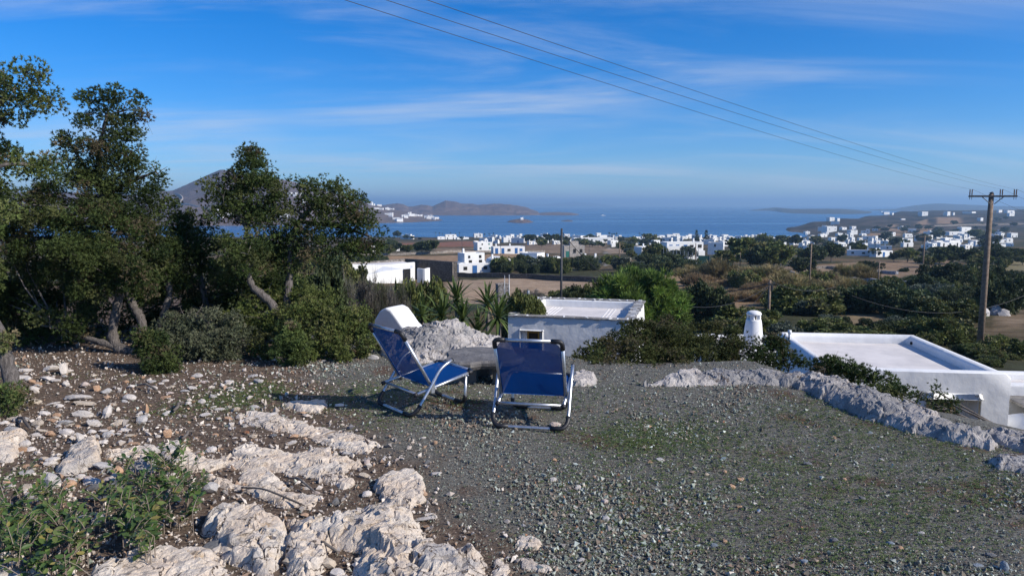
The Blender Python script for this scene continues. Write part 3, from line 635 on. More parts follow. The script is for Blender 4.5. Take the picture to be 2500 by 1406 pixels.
# ================================================================== rock
def rockmat(name, base, light, grey, stain, gl=(.44, .60), rnd=0.0):
    m, n, b, o = newmat(name)
    c = mixc(n, mrange(n, tex(n, 'noise', 3.5, 6, .65, world=True), .36, .66), base, light)
    c = mixc(n, mrange(n, tex(n, 'noise', 2.1, 7, .72, .3, world=True), gl[0], gl[1]), c, grey)
    c = mixc(n, mrange(n, tex(n, 'noise', 4.3, 5, .7, world=True), .62, .74, 0, .8), c, stain)
    c = mixc(n, mrange(n, tex(n, 'noise', 38, 5, .8, world=True), .52, .74, 0, .65), c, tuple(x * .55 for x in grey))
    c = mixc(n, mrange(n, tex(n, 'noise', 14, 6, .75, .5, world=True), .58, .72, 0, .6), c, tuple(x * .66 for x in base))
    ck = tex(n, 'noise', 3.0, 5, .7, world=True); g_ = N(n, 'ShaderNodeNewGeometry'); vm = N(n, 'ShaderNodeVectorMath', operation='MULTIPLY_ADD'); n.links.new(ck.node.outputs['Color'], vm.inputs[0]); vm.inputs[1].default_value = (.22, .22, .22); n.links.new(g_.outputs['Position'], vm.inputs[2])
    ve = N(n, 'ShaderNodeTexVoronoi'); ve.feature = 'DISTANCE_TO_EDGE'; ve.inputs['Scale'].default_value = 6.5; n.links.new(vm.outputs[0], ve.inputs['Vector'])      # fine joints filled with soil
    crk = mrange(n, ve.outputs[0], .004, .030, 1, 0); cm = N(n, 'ShaderNodeMath', operation='MULTIPLY'); n.links.new(crk, cm.inputs[0]); n.links.new(mrange(n, tex(n, 'noise', 2.0, 3, world=True), .46, .58), cm.inputs[1])
    c = mixc(n, cm.outputs[0], c, (.085, .062, .048))
    n.links.new(c, b.inputs['Base Color']); b.inputs['Roughness'].default_value = .92; b.inputs['Specular IOR Level'].default_value = .2
    q = bump(n, b, tex(n, 'noise', 9, 7, .72, .4, world=True), .8, .05); bump(n, b, tex(n, 'noise', 60, 5, .7, world=True), .7, .012, q); return m
LIME = rockmat('limestone', (.63, .52, .415), (.73, .65, .555), (.44, .41, .385), (.52, .36, .20), (.50, .66))
LIMEG = rockmat('weathered_limestone', (.48, .435, .40), (.56, .52, .485), (.29, .28, .275), (.34, .26, .19), (.42, .58))
def facets(x, y, sc, seed, sl=.5):
    """broken-rock relief: flat tilted facets in irregular cells, and the distance to the nearest crack"""
    X, Y = x * sc, y * sc; xi, yi = np.floor(X).astype(np.int64), np.floor(Y).astype(np.int64); f1 = np.full(X.shape, 9.); f2 = f1.copy(); h = np.zeros(X.shape)
    for i in (-1, 0, 1):
        for j in (-1, 0, 1):
            k = _P[(_P[(xi + i + seed * 17) & 511] + yi + j) & 511]; g = _G[k]; cx, cy_ = xi + i + .5 + .55 * g[..., 0], yi + j + .5 + .55 * g[..., 1]
            d = np.hypot(X - cx, Y - cy_); hh = g[..., 2] + sl * (_G[(k + 91) & 511][..., 0] * (X - cx) + _G[(k + 91) & 511][..., 1] * (Y - cy_)) * 2
            c = d < f1; f2 = np.where(c, f1, np.minimum(f2, d)); h = np.where(c, hh, h); f1 = np.where(c, d, f1)
    return h, f2 - f1
def bedrock(label, pts, H, step=.014, edge=.10, rough=1.0, mat=None, tilt=(0, 0), seed=0, bumps=(), name='bedrock_slab', px=True, under=.10):
    P = []
    for p in pts:
        if px: q = at_z(p[0], p[1], p[2] if len(p) > 2 else 0.0); P.append((float(q[0]), float(q[1])))
        else: P.append(p)
    A = np.array(P); c = A.mean(0); H = H * (.46 if name == 'bedrock_slab' else .62); step = step * .85
    mg = .14; x = np.arange(A[:, 0].min() - mg, A[:, 0].max() + mg, step); y = np.arange(A[:, 1].min() - mg, A[:, 1].max() + mg, step); X, Y = np.meshgrid(x, y)
    wx, wy = X + .03 * fbm(X * 7, Y * 7, seed, 3), Y + .03 * fbm(X * 7 + 9, Y * 7, seed, 3)
    h1, c1 = facets(wx, wy, 6.0, seed); h2, c2 = facets(wx, wy, 17.0, seed + 3)
    wob = .045 * fbm(X * 5 + seed, Y * 5, seed, 3) + .018 * h1 + .010 * h2
    d = polydist(X, Y, P) + wob
    t = np.clip(d / edge, 0, 1); top = H * (1 - (1 - t) ** 2.6)
    for bx, by, br, bh in bumps: top = top + bh * np.exp(-((X - bx) ** 2 + (Y - by) ** 2) / br ** 2) * t
    n1 = fbm(X * 3.1 + seed, Y * 3.1 - seed, seed * 1.7, 5); k = np.clip(d / .05, 0, 1)
    top = top * (1 + .25 * n1) + rough * k * (.018 * n1 + 0.013 * h1 + .0055 * h2 + .010 * fbm(X * 22, Y * 22, seed, 4))
    top = top - rough * k * (.020 * np.exp(-(c1 / .05) ** 2) * (perlin(X * 2, Y * 2, seed) > -.1) + .006 * np.exp(-(c2 / .08) ** 2))
    pit = perlin(X * 11 + 3 * seed, Y * 11, seed + 9.); top = top - rough * k * .06 * np.clip(pit - .34, 0, 1) * 2.2
    top = top + tilt[0] * (X - c[0]) + tilt[1] * (Y - c[1])
    out_ = np.clip(-d / .05, 0, 2.2); Z = hgt(X, Y) + .006 + np.where(d > 0, np.maximum(top, -.03), 0) - under * out_
    g = .03 * min(rough, 1.5); X2 = X + g * (fbm(X * 14, Y * 14, Z * 14, 2) + .4 * h2) * k; Y2 = Y + g * (fbm(X * 14 + 7, Y * 14, Z * 14, 2) + .4 * h1) * k
    o = link(name, grid_mesh(name, X2, Y2, Z, mat or LIME, keep=d > -.06, smooth=False)); tag(o, label, 'rock'); return o
bedrock('long pale limestone slab stretching diagonally below the left chair', [(585, 1012), (680, 1012), (760, 1040), (860, 1055), (928, 1085), (900, 1108), (830, 1098), (740, 1066), (650, 1052), (590, 1028)], .045, seed=1)
bedrock('wide pitted limestone slab left of the gravel, in two steps', [(545, 1128), (575, 1104), (650, 1092), (700, 1108), (760, 1102), (830, 1112), (878, 1140), (838, 1158), (868, 1182), (840, 1198), (760, 1172), (690, 1155), (600, 1148), (548, 1142)], .075, seed=2, rough=1.2)
bedrock('square-ended limestone block with an ochre lichen patch on top', [(905, 1190), (950, 1160), (1030, 1158), (1046, 1190), (1040, 1225), (995, 1248), (935, 1228)], .12, edge=.05, seed=3)
bedrock('narrow white rock rib above the fallen grey twig', [(580, 1152), (640, 1150), (705, 1185), (707, 1196), (650, 1194), (590, 1174)], .05, edge=.06, seed=4)
bedrock('long thin white rock rib with a brown twig along its front edge', [(505, 1162), (560, 1172), (620, 1188), (700, 1204), (785, 1212), (760, 1244), (700, 1238), (600, 1204), (520, 1184)], .055, edge=.06, seed=5)
bedrock('large rounded white boulder left of the foreground rock ledge', [(505, 1262), (560, 1252), (640, 1256), (705, 1275), (700, 1320), (695, 1375), (660, 1404), (600, 1402), (560, 1380), (520, 1340), (500, 1300)], .17, edge=.10, rough=1.5, seed=6, step=.011, mat=LIME)
bedrock('biggest foreground limestone ledge at the bottom centre, cracked and tilted', [(715, 1272), (800, 1282), (860, 1256), (930, 1250), (995, 1262), (1040, 1300), (1020, 1340), (1085, 1358), (1150, 1352), (1190, 1384), (1200, 1440), (1180, 1470), (900, 1480), (870, 1400), (880, 1352), (800, 1345), (735, 1335), (700, 1300)], .17, edge=.13, rough=1.6, seed=7, step=.011, bumps=((-.75, 4.0, .25, .06),))
bedrock('broad smooth cream rock under the leafy shrub at the bottom left', [(335, 1345), (430, 1338), (500, 1356), (545, 1396), (570, 1440), (560, 1490), (180, 1490), (220, 1410), (290, 1370)], .10, edge=.09, seed=8, rough=.8)
bedrock('rough cream rock in the gap between the boulder and the ledge', [(700, 1330), (760, 1320), (800, 1345), (790, 1390), (740, 1420), (700, 1400)], .10, edge=.06, seed=9, rough=1.5)
bedrock('crumbly rock mass along the bottom edge left of centre', [(560, 1400), (680, 1405), (760, 1415), (860, 1410), (900, 1490), (560, 1500)], .05, edge=.07, seed=10, rough=1.6)
bedrock('pale flat rock in the bottom left corner', [(-60, 1385), (50, 1372), (100, 1405), (90, 1450), (-60, 1460)], .06, seed=11)
bedrock('large white rock at the left edge above the leafy shrub', [(-50, 1078), (52, 1066), (62, 1100), (30, 1125), (-50, 1132)], .13, edge=.07, seed=12)
bedrock('leaning white rock plate left of the leafy shrub tip', [(140, 1145), (170, 1110), (240, 1098), (244, 1122), (216, 1152), (150, 1160)], .15, edge=.05, seed=13, tilt=(.3, .2))
bedrock('flat grey-white rock lying above the leafy shrub', [(255, 1104), (330, 1092), (392, 1104), (330, 1120), (262, 1122)], .06, edge=.05, seed=14)
bedrock('striped grey rock behind the leafy shrub top', [(300, 1146), (370, 1116), (402, 1120), (386, 1150), (320, 1156)], .08, edge=.05, seed=15, mat=LIMEG)
bedrock('broad cream rock plate right of the leafy shrub top', [(396, 1092), (440, 1084), (492, 1114), (545, 1130), (522, 1154), (440, 1156), (400, 1126)], .06, edge=.06, seed=16)
bedrock('low cream rock at the tip of the left chair shadow', [(690, 992), (722, 978), (790, 980), (800, 994), (780, 1008), (720, 1004)], .06, edge=.05, seed=17)
bedrock('rounded pale boulder cut by the right picture edge on the gravel', [(2418, 1118), (2440, 1100), (2500, 1100), (2560, 1120), (2540, 1160), (2440, 1138)], .10, edge=.10, seed=18, rough=.7, mat=LIMEG)
for i, (a, l) in enumerate((([(1198, 1360), (1232, 1365), (1240, 1410), (1205, 1420)], 'small white rock tip by the right end of the foreground ledge'),
                            ([(1268, 1312), (1300, 1318), (1310, 1338), (1275, 1336)], 'white rock patch level with the gravel, nearer the chairs than its neighbour'),
                            ([(1272, 1376), (1300, 1370), (1345, 1388), (1330, 1400), (1275, 1396)], 'flat white rock patch in the gravel at the bottom edge'))):
    bedrock(l, a, .025, edge=.03, seed=20 + i, step=.010, rough=.6)
bedrock('big weathered grey boulder behind the two chairs', [(-1.62, 8.5), (-1.38, 8.0), (-1.15, 7.80), (-.75, 7.85), (-.45, 8.0), (-.12, 8.05), (.02, 8.35), (-.05, 8.9), (-.5, 9.3), (-1.2, 9.3), (-1.6, 9.0)], .19, step=.013, edge=.30, rough=1.3, mat=LIMEG, seed=24, px=False, bumps=((-.72, 8.45, .34, .20), (-1.15, 8.5, .3, .12)), name='boulder')
bedrock('small whitish boulder right of the right chair on the rim', [(1392, 925), (1415, 915), (1450, 922), (1462, 938), (1420, 944), (1395, 942)], .09, edge=.08, mat=LIMEG, seed=25, name='boulder')
bedrock('low grey rock rim along the gravel edge below the junipers', [(1575, 944), (1640, 946), (1720, 944), (1810, 942), (1905, 942), (1990, 954), (2010, 935, .05), (1950, 912, .05), (1880, 908, .05), (1780, 906, .05), (1690, 908, .05), (1620, 922, .03)], .15, edge=.20, rough=.95, mat=LIMEG, seed=26, name='rock_rim')
bedrock('long sloping grey rock rim running down to the right white house', [(1940, 944), (2040, 994), (2130, 1026), (2230, 1054), (2330, 1076), (2425, 1090), (2438, 1070, .02), (2390, 1046, .05), (2290, 1008, .06), (2190, 972, .06), (2070, 930, .06), (1990, 912, .06), (1920, 908, .05)], .19, edge=.22, rough=.95, mat=LIMEG, seed=27, name='rock_rim')
bedrock('brown-stained rock at the right edge in front of the white house', [(2385, 1045), (2430, 1042), (2500, 1052), (2600, 1075), (2600, 1110), (2500, 1092), (2430, 1074)], .12, edge=.14, rough=1.3, mat=LIMEG, seed=28, name='rock_rim')
# ---- loose stones
def ico(sub):
    import bmesh
    bm = bmesh.new(); bmesh.ops.create_icosphere(bm, subdivisions=sub, radius=1.0); V = np.array([v.co[:] for v in bm.verts]); Fq = np.array([[v.index for v in f.verts] for f in bm.faces]); bm.free(); return V, Fq
I2, I3 = ico(2), ico(3)
def stone_shape(seed, I=None):
    V, Fq = I or I2; r0 = np.random.default_rng(seed); k = 11; nn = r0.normal(size=(k, 3)); nn /= np.linalg.norm(nn, axis=1)[:, None]; dd = r0.uniform(.62, 1.0, k)
    dots = V @ nn.T; rad = np.min(np.where(dots > .05, dd / np.maximum(dots, .05), 9.0), axis=1); rad = np.minimum(rad, 1.25)
    P = V * rad[:, None]; P *= (1 + .10 * fbm(V[:, 0] * 2.2 + seed, V[:, 1] * 2.2, V[:, 2] * 2.2, 3) + .04 * fbm(V[:, 0] * 7 + seed, V[:, 1] * 7, V[:, 2] * 7, 2))[:, None]
    P /= np.abs(P).max(0)[None, :]; return P, Fq
STM = {k: pmat('stone_' + k, a, b_, 5, .9, .6, 14, .03, rnd=.12, c3=c3, sc3=4) for k, a, b_, c3 in (
    ('white', (.66, .59, .52), (.74, .68, .62), (.46, .43, .40)), ('grey', (.42, .40, .385), (.54, .51, .48), (.30, .29, .28)), ('tan', (.54, .44, .33), (.62, .53, .42), (.40, .33, .26)),
    ('orange', (.50, .29, .16), (.58, .39, .26), (.42, .22, .10)), ('pink', (.58, .46, .40), (.64, .54, .48), (.45, .36, .32)), ('dark', (.15, .15, .155), (.22, .22, .22), (.10, .10, .105)), ('red', (.33, .13, .06), (.40, .18, .09), (.25, .1, .05)), ('blue', (.22, .26, .30), (.30, .34, .38), (.18, .2, .22)))}
CW = dict(white='white', grey='grey', tan='tan', orange='orange', pink='pinkish', dark='dark grey', red='rust-red', blue='bluish')
KEY = dict(w='white', g='grey', t='tan', o='orange', p='pink', d='dark', r='red', b='blue')
_tm = {}
def stone_mesh(kind, i):
    if (kind, i) not in _tm:
        P, Fq = stone_shape(40 + i); _tm[(kind, i)] = mesh_np('stone', P, Fq, STM[kind])
    return _tm[(kind, i)]
def where(px, py):
    if px > 1060: return ('on the grey gravel near the right chair' if py < 1150 and px < 1500 else 'on the gravel at the bottom centre' if px < 1500 else 'among green tufts on the gravel slope')
    if py > 1270: return 'beside the foreground ledge' if px > 480 else 'under the leafy shrub'
    if py > 1150: return 'among the foreground rock ribs' if px > 480 else ('beside the leafy shrub' if px > 100 else 'at the left edge above the leafy shrub')
    if py > 1040: return ('between the pale slabs' if px > 450 else 'in the stony litter above the leafy shrub' if px > 220 else 'near the left edge above the leafy shrub')
    if py > 985: return ('left of the long pale slab' if px > 420 else 'in the middle of the stony litter' if px > 200 else 'below the left tree trunk')
    if py > 935: return ('by the green moss patch left of the chairs' if px > 480 else 'in front of the small juniper' if px > 230 else 'right of the left tree trunk')
    return ('on the bare soil before the hedge' if px > 400 else 'at the edge of the hedge shadow')
_seen = {}
def stone(px, py, w, h, kind, rs):
    kind = KEY.get(kind, kind); q = hit(px, min(py + h * .42, 1480)); dpt = float((q - CAM) @ FW); s = dpt / F
    sx, sz = w * s / 2, max(h * s / 2, .006); up = h > w * 1.15
    sy = (sx + sz) / 2 if up else max(min(sx, sz * 1.3) * rs.uniform(.8, 1.1), sx * .5)
    if not up: sz = max(sz * .72, .006)
    o = link('stone', stone_mesh(kind, rs.randrange(12))); o.scale = (sx, sy, sz); o.location = (q[0], q[1] + sy * .35, q[2] + sz * .62); o.rotation_euler = (rs.uniform(-.2, .2), rs.uniform(-.2, .2), rs.uniform(-.35, .35))
    size = max(w, h); sw = 'tiny' if size < 12 else 'small' if size < 22 else 'fist-sized' if size < 34 else 'large'
    shp = 'upright' if up else ('flat' if h < w * .45 else rs.choice(('angular', 'chunky', 'rounded')))
    l = f'{sw} {CW[kind]} {shp} stone lying {where(px, py)}' if not up else f'{sw} {CW[kind]} stone standing upright {where(px, py)}'
    tag(o, l, 'stone', 'loose stones on the terrace'); return o
def stones(x0, y0, k, txt, rs):
    for e in txt.split(';'):
        a = e.split(',')
        if len(a) == 5: stone(x0 + float(a[0]) / k, y0 + float(a[1]) / k, float(a[2]) / k, float(a[3]) / k, a[4], rs)
rs = random.Random(21)
stones(0, 850, 3.846, '460,180,160,90,w;595,180,70,150,w;640,205,90,60,w;230,200,150,40,w;200,270,150,60,w;430,275,170,70,w;515,300,90,55,w;610,320,90,80,w;290,300,90,50,o;360,325,80,45,o;300,370,130,70,w;790,330,80,90,p;880,295,120,50,w;910,370,60,80,o;1000,390,110,80,g;1180,305,60,60,o;1220,355,80,60,w;1335,270,50,45,o;1420,305,80,45,g;1550,300,70,40,w;1510,330,50,30,w;1430,365,110,50,w;1600,355,80,50,t;1840,250,170,45,w;1800,275,60,40,o;1910,310,70,40,p;2150,310,80,70,w;2080,335,60,60,w;2145,370,100,35,w;2370,255,110,40,g;2440,300,70,40,w;2350,330,50,40,w;1800,370,90,60,w;1730,395,100,45,g;1590,415,80,50,p;1540,455,120,50,o;700,455,320,80,w;800,510,240,50,t;1210,450,140,80,w;1160,490,80,40,g;300,490,180,80,t;480,520,170,40,w;780,595,200,100,w;1000,590,110,140,w;400,600,140,80,w;520,620,110,50,o;490,670,120,55,o;610,680,140,75,g;340,690,190,90,t;880,685,140,100,w;1110,685,150,90,t;1320,650,140,110,g;1390,630,40,50,w;1370,570,40,120,o;1760,510,70,60,w;1900,485,80,80,w;2200,570,100,70,t;2070,570,150,40,w;2390,540,130,50,w;2150,650,100,60,o;2050,655,60,40,w;1920,620,100,60,w;1540,610,80,40,g;100,750,200,90,g;120,650,110,60,t;220,655,110,60,g;40,690,100,70,w;390,770,120,50,t;465,800,90,60,o;330,805,140,45,w;390,830,70,40,w;1000,800,120,80,g;1160,760,140,50,w;1200,815,120,50,t;1100,800,80,40,w;740,840,90,150,w;870,865,110,70,o;970,875,80,70,w;1575,790,80,100,o;1480,820,60,40,w;1250,890,130,40,o;280,935,100,80,w;1390,910,120,35,w;1560,895,60,45,o;2350,900,60,35,w;2310,780,60,40,r;2380,815,80,50,t;2370,710,80,35,w;2300,730,60,30,w;400,1030,110,50,t;270,1100,160,50,o;300,1135,80,40,t;2480,620,120,40,w;1400,800,50,40,o;720,725,60,60,o;640,720,100,40,t', rs)
stones(0, 1080, 4.167, '510,370,150,240,g;680,400,150,170,o;240,450,180,110,t;900,380,160,110,w;300,530,220,100,g;50,400,100,60,o;110,430,90,60,w;950,440,180,110,d;1170,430,200,110,d;1010,560,230,90,d;1170,270,150,130,o;1040,230,200,110,g;820,760,200,100,g;1000,780,150,130,g;2170,1040,200,140,d;2300,760,160,120,g;2120,440,180,200,g', rs)
stones(500, 950, 3.083, '1015,115,80,40,w;480,190,130,45,w;660,350,90,50,o;655,395,110,50,w;315,320,60,35,r;360,345,70,35,t;515,340,60,45,d;1060,475,110,50,g;1220,540,50,45,p;1445,525,40,35,p;1480,515,40,25,w;1730,395,45,45,o;1645,360,60,25,w;1675,540,60,45,d;985,840,50,80,d;1220,780,80,70,w;1725,830,50,45,t;1700,935,100,40,w;1650,975,180,40,w;1730,630,110,40,w;910,1300,150,140,t;650,1290,130,110,t;1000,1370,120,90,w;150,1110,150,110,d;760,740,80,30,w;840,770,70,30,p;1200,640,90,50,t;400,200,70,40,g', rs)
stones(1200, 900, 2.779, '425,750,60,35,w;585,803,60,40,w;765,895,60,50,p;1065,388,50,28,o;1075,625,35,28,o;1460,712,55,28,t;1580,695,40,35,o;1680,745,50,40,o;1630,795,55,40,o;425,615,40,35,o;570,938,45,25,w;1190,1090,60,40,w;770,1010,70,50,g;1145,300,40,25,b;1145,610,60,35,g;430,370,90,50,p;1220,1330,50,40,w;800,1365,40,30,b;1510,1190,70,40,b;940,1050,45,25,g;1580,1165,40,35,o;1680,930,40,30,o;1790,915,40,25,w;640,1180,40,30,w;610,1290,70,45,g', rs)
stones(1800, 850, 2.529, '660,805,35,28,o;1010,1230,45,40,o;440,710,60,35,d;945,1200,50,40,b;600,1180,60,40,d;150,915,40,25,p;890,685,35,25,g;820,515,35,25,b;30,805,35,30,o;430,480,25,18,p;800,1130,50,30,g;410,1310,60,40,b;1135,1140,60,35,g;1490,1335,60,35,b;1660,1345,50,70,b;1570,1270,70,40,d;770,920,50,50,d;1420,975,40,25,g;600,545,30,25,o;730,355,35,35,g', rs)
stones(850, 860, 1, '18,-2,26,18,o;45,2,22,16,t;62,8,30,18,g;-60,20,16,10,w;-95,30,14,9,w;-130,8,16,10,g;-180,16,18,10,w;-220,10,16,9,t;-30,34,12,8,p', rs)
def scatter_stones(n, fx, szr, kinds, rs):
    for _ in range(n):
        px, py = fx(rs); w = rs.uniform(*szr); stone(px, py, w, w * rs.uniform(.45, .75), rs.choice(kinds), rs)
def fx_left(rs):
    while True:
        px, py = rs.uniform(20, 640), rs.uniform(905, 1120)
        if py > 905 + (px > 420) * 20: return px, py
scatter_stones(50, fx_left, (9, 26), 'wwwwwtogp', rs)
scatter_stones(34, lambda r_: (r_.uniform(20, 540), r_.uniform(1045, 1190)), (14, 40), 'wwwwttogp', rs)
# ---- gravel, chips and litter: too many to count
OCT_V = np.array([[1, 0, 0], [-1, 0, 0], [0, 1, 0], [0, -1, 0], [0, 0, 1], [0, 0, -1.]]); OCT_F = np.array([[0, 2, 4], [2, 1, 4], [1, 3, 4], [3, 0, 4], [2, 0, 5], [1, 2, 5], [3, 1, 5], [0, 3, 5]])
CHIP_V = np.array([[1, .1, -.2], [-.7, .8, -.1], [-.6, -.9, .1], [.15, 0, 1.0], [0, .1, -.8]]); CHIP_F = np.array([[0, 1, 3], [1, 2, 3], [2, 0, 3], [1, 0, 4], [2, 1, 4], [0, 2, 4]])
def rotz(a):
    c, s_ = np.cos(a), np.sin(a); z = np.zeros_like(a); o_ = np.ones_like(a); return np.stack([np.stack([c, -s_, z], -1), np.stack([s_, c, z], -1), np.stack([z, z, o_], -1)], -2)
def rand_rot(n, rng, tilt=None):
    q = rng.normal(size=(n, 4)); q /= np.linalg.norm(q, axis=1)[:, None]; w, x, y, z = q.T
    return np.stack([np.stack([1 - 2 * (y * y + z * z), 2 * (x * y - z * w), 2 * (x * z + y * w)], -1), np.stack([2 * (x * y + z * w), 1 - 2 * (x * x + z * z), 2 * (y * z - x * w)], -1), np.stack([2 * (x * z - y * w), 2 * (y * z + x * w), 1 - 2 * (x * x + y * y)], -1)], -2)
def inst(V, Fq, R, T):
    n, k = len(T), len(V); P = np.einsum('nij,kj->nki', R, V) + T[:, None, :]; return P.reshape(-1, 3), (Fq[None] + (np.arange(n) * k)[:, None, None]).reshape(-1, Fq.shape[1])
def ground_points(n, rng, wide=.5, ymin=2.7, ymax=8.6):
    """random places on the terrace, denser close by"""
    y = ymin * (ymax / ymin) ** rng.random(n); x = (rng.random(n) - .5) * 2 * (y * .78 + .25)
    k = (y < np.interp(x, RX, RY) + .25); return x[k], y[k]
rng = np.random.default_rng(5)
def soilness(x, y): return sstep(-.3, .35, -(x + .5 * (y - 3.2) + 1.1 * fbm(x * 1.1, y * 1.1, 6., 3)))
PAL_G = np.array([[.085, .090, .086], [.115, .122, .115], [.15, .155, .15], [.07, .075, .078], [.12, .135, .125], [.17, .185, .19], [.13, .11, .095], [.10, .112, .10]])
PAL_W = np.array([[.62, .55, .48], [.52, .46, .40], [.42, .36, .31], [.36, .24, .16], [.30, .27, .25]])
x, y = ground_points(150000, rng); so_ = soilness(x, y); keep = rng.random(len(x)) > so_ * .85; x, y, so_ = x[keep], y[keep], so_[keep]
n_ = len(x); patch = fbm(x * .55, y * .55, 7., 4); coarse = sstep(-.05, .35, patch)        # drifts of coarser stone, bare fine patches
k = rng.random(n_) < (.55 + .45 * coarse); x, y, so_, patch, coarse = x[k], y[k], so_[k], patch[k], coarse[k]; n_ = len(x)
sz = .0042 * np.exp(rng.normal(0, .45, n_)) * (0.55 + y * .16) * (.8 + .45 * coarse); big = rng.random(n_) < .022 * (.3 + 1.6 * coarse); sz = np.where(big, sz * 2.1, sz); sz = np.minimum(sz, .021)
R = rand_rot(n_, rng) * (sz[:, None] * np.stack([rng.uniform(.8, 1.25, n_), rng.uniform(.75, 1.15, n_), rng.uniform(.55, 1.0, n_)], -1))[:, None, :]
clump = fbm(x * .8, y * .8, 3., 3); ci = rng.integers(0, len(PAL_G), n_); col = PAL_G[ci] * np.exp(.30 * rng.normal(size=(n_, 1))) * (1.95 + .6 * clump[:, None]) * np.array([1.04, 1.04, .91])
brown = rng.random(n_) < .18 + .35 * sstep(.1, .4, fbm(x * .9, y * .9, 12., 3)); col = np.where(brown[:, None], np.array([.19, .145, .11]) * np.exp(.3 * rng.normal(size=(n_, 1))), col)
spk = rng.random(n_); col = np.where((spk < .018)[:, None], PAL_W[rng.integers(0, 5, n_)], col); col = np.where((spk > .990)[:, None], np.array([.40, .20, .11]), col)
col = np.where((so_ > .5)[:, None] & (rng.random(n_) < .35)[:, None], PAL_W[rng.integers(0, 5, n_)] * .8, col); col = np.clip(col, .02, .8)
T = np.stack([x, y, hgt(x, y) + .006 + sz * .25], -1); V, Fq = inst(CHIP_V, CHIP_F, R, T)
VC = vcmat('gravel_stone')
tag(link('gravel', mesh_np('gravel', V, Fq, VC, np.repeat(col, 5, 0))), 'loose grey-green gravel covering the terrace', 'gravel', kind='stuff')
# limestone chips on the brown litter
x, y = ground_points(30000, rng, 1, 2.8, 9.5); k = rng.random(len(x)) < soilness(x, y) * .75; x, y = x[k], y[k]; n_ = len(x)
sz = np.minimum(.0072 * np.exp(rng.normal(0, .6, n_)), .03); R = rand_rot(n_, rng) * (sz[:, None] * np.stack([rng.uniform(.9, 1.6, n_), rng.uniform(.7, 1.2, n_), rng.uniform(.4, .8, n_)], -1))[:, None, :]
col = PAL_W[rng.choice(5, n_, p=[.30, .27, .18, .15, .10])] * (1 + .12 * rng.normal(size=(n_, 1))); T = np.stack([x, y, hgt(x, y) + .008 + sz * .2], -1); V, Fq = inst(OCT_V, OCT_F, R, T)
tag(link('stone_chips', mesh_np('stone_chips', V, Fq, VC, np.repeat(np.clip(col, .03, .8), 6, 0))), 'small pale limestone chips in the brown leaf litter', 'gravel', kind='stuff')
# dry twigs and needles
x, y = ground_points(26000, rng, 1, 2.8, 10.5); k = rng.random(len(x)) < soilness(x, y) * .75 + .02; x, y = x[k], y[k]; n_ = len(x)
ln = .022 * np.exp(rng.normal(0, .6, n_)); th = .0016 * np.exp(rng.normal(0, .3, n_)) * (1 + ln * 8)
STK = np.array([[-.5, -.5, 0], [-.5, .5, 0], [.5, 0, 0], [0, 0, 1.]]); STF = np.array([[0, 2, 3], [2, 1, 3], [1, 0, 3]])
R = rotz(rng.random(n_) * 6.283) * np.stack([ln, th * 1.6, th * 2.2], -1)[:, None, :]; T = np.stack([x, y, hgt(x, y) + .010 + rng.random(n_) * .012], -1); V, Fq = inst(STK, STF, R, T)
col = np.array([[.14, .10, .075], [.20, .15, .11], [.085, .06, .045], [.26, .21, .16]])[rng.integers(0, 4, n_)]
tag(link('twig_litter', mesh_np('twig_litter', V, Fq, VC, np.repeat(col, 4, 0))), 'brown litter of dry twigs and juniper needles', 'litter', kind='stuff')
# low green seedlings in patches
PT = [(600, 965, 70, 22, 900), (540, 985, 60, 16, 500), (660, 950, 40, 14, 350), (420, 1000, 60, 14, 220), (1560, 1065, 120, 34, 1500), (1700, 1060, 160, 40, 1100), (1980, 1000, 120, 30, 800), (2120, 1050, 150, 40, 900), (2300, 1090, 120, 40, 700), (1900, 1150, 220, 60, 1500), (2200, 1230, 220, 70, 1400), (1600, 1260, 260, 80, 800), (2050, 1340, 300, 60, 900),
      (1000, 955, 110, 26, 700), (870, 955, 70, 16, 350), (1330, 990, 70, 14, 260), (1150, 985, 40, 16, 160), (830, 985, 70, 18, 300), (1500, 1150, 160, 60, 420), (950, 1020, 90, 26, 380), (2420, 1180, 90, 50, 420), (60, 1160, 60, 16, 120), (300, 920, 160, 14, 140), (1450, 960, 160, 24, 320)]
bx, by, bs = [], [], []
for px, py, rx, ry, n0 in PT:
    for _ in range(int(n0 * 1.15)):
        q = at_z(px + rng.normal() * rx * .8, min(py + rng.normal() * ry * .8, 1460), 0.0); bx.append(q[0]); by.append(q[1]); bs.append(rng.uniform(.5, 1.25))
bx, by, bs = map(np.array, (bx, by, bs)); k = by < np.interp(bx, RX, RY); bx, by, bs = bx[k], by[k], bs[k]; n_ = len(bx)
lv, lf = [], []
for i in range(4):
    a = i * 1.57 + .3; l = 1.0 if i % 2 else .7; c, s_ = math.cos(a), math.sin(a); b0 = len(lv)
    lv += [(0, 0, 0), (c * .5 * l - s_ * .17, s_ * .5 * l + c * .17, .30), (c * l, s_ * l, .34), (c * .5 * l + s_ * .17, s_ * .5 * l - c * .17, .30)]; lf += [(b0, b0 + 1, b0 + 2), (b0, b0 + 2, b0 + 3)]
LFV, LFF = np.array(lv), np.array(lf)
R = rotz(rng.random(n_) * 6.28) * (.0175 * bs)[:, None, None]; V, Fq = inst(LFV, LFF, R, np.stack([bx, by, hgt(bx, by) + .008], -1))
col = np.array([[.085, .135, .040], [.11, .165, .045], [.075, .115, .045], [.14, .165, .06]])[rng.integers(0, 4, n_)] * rng.uniform(.8, 1.2, (n_, 1)); LEAF = leafmat('small_leaves', .25, .5)
tag(link('green_seedlings', mesh_np('green_seedlings', V, Fq, LEAF, np.repeat(col, len(LFV), 0))), 'tiny green seedlings sprouting in patches through the gravel', 'ground cover', kind='stuff')
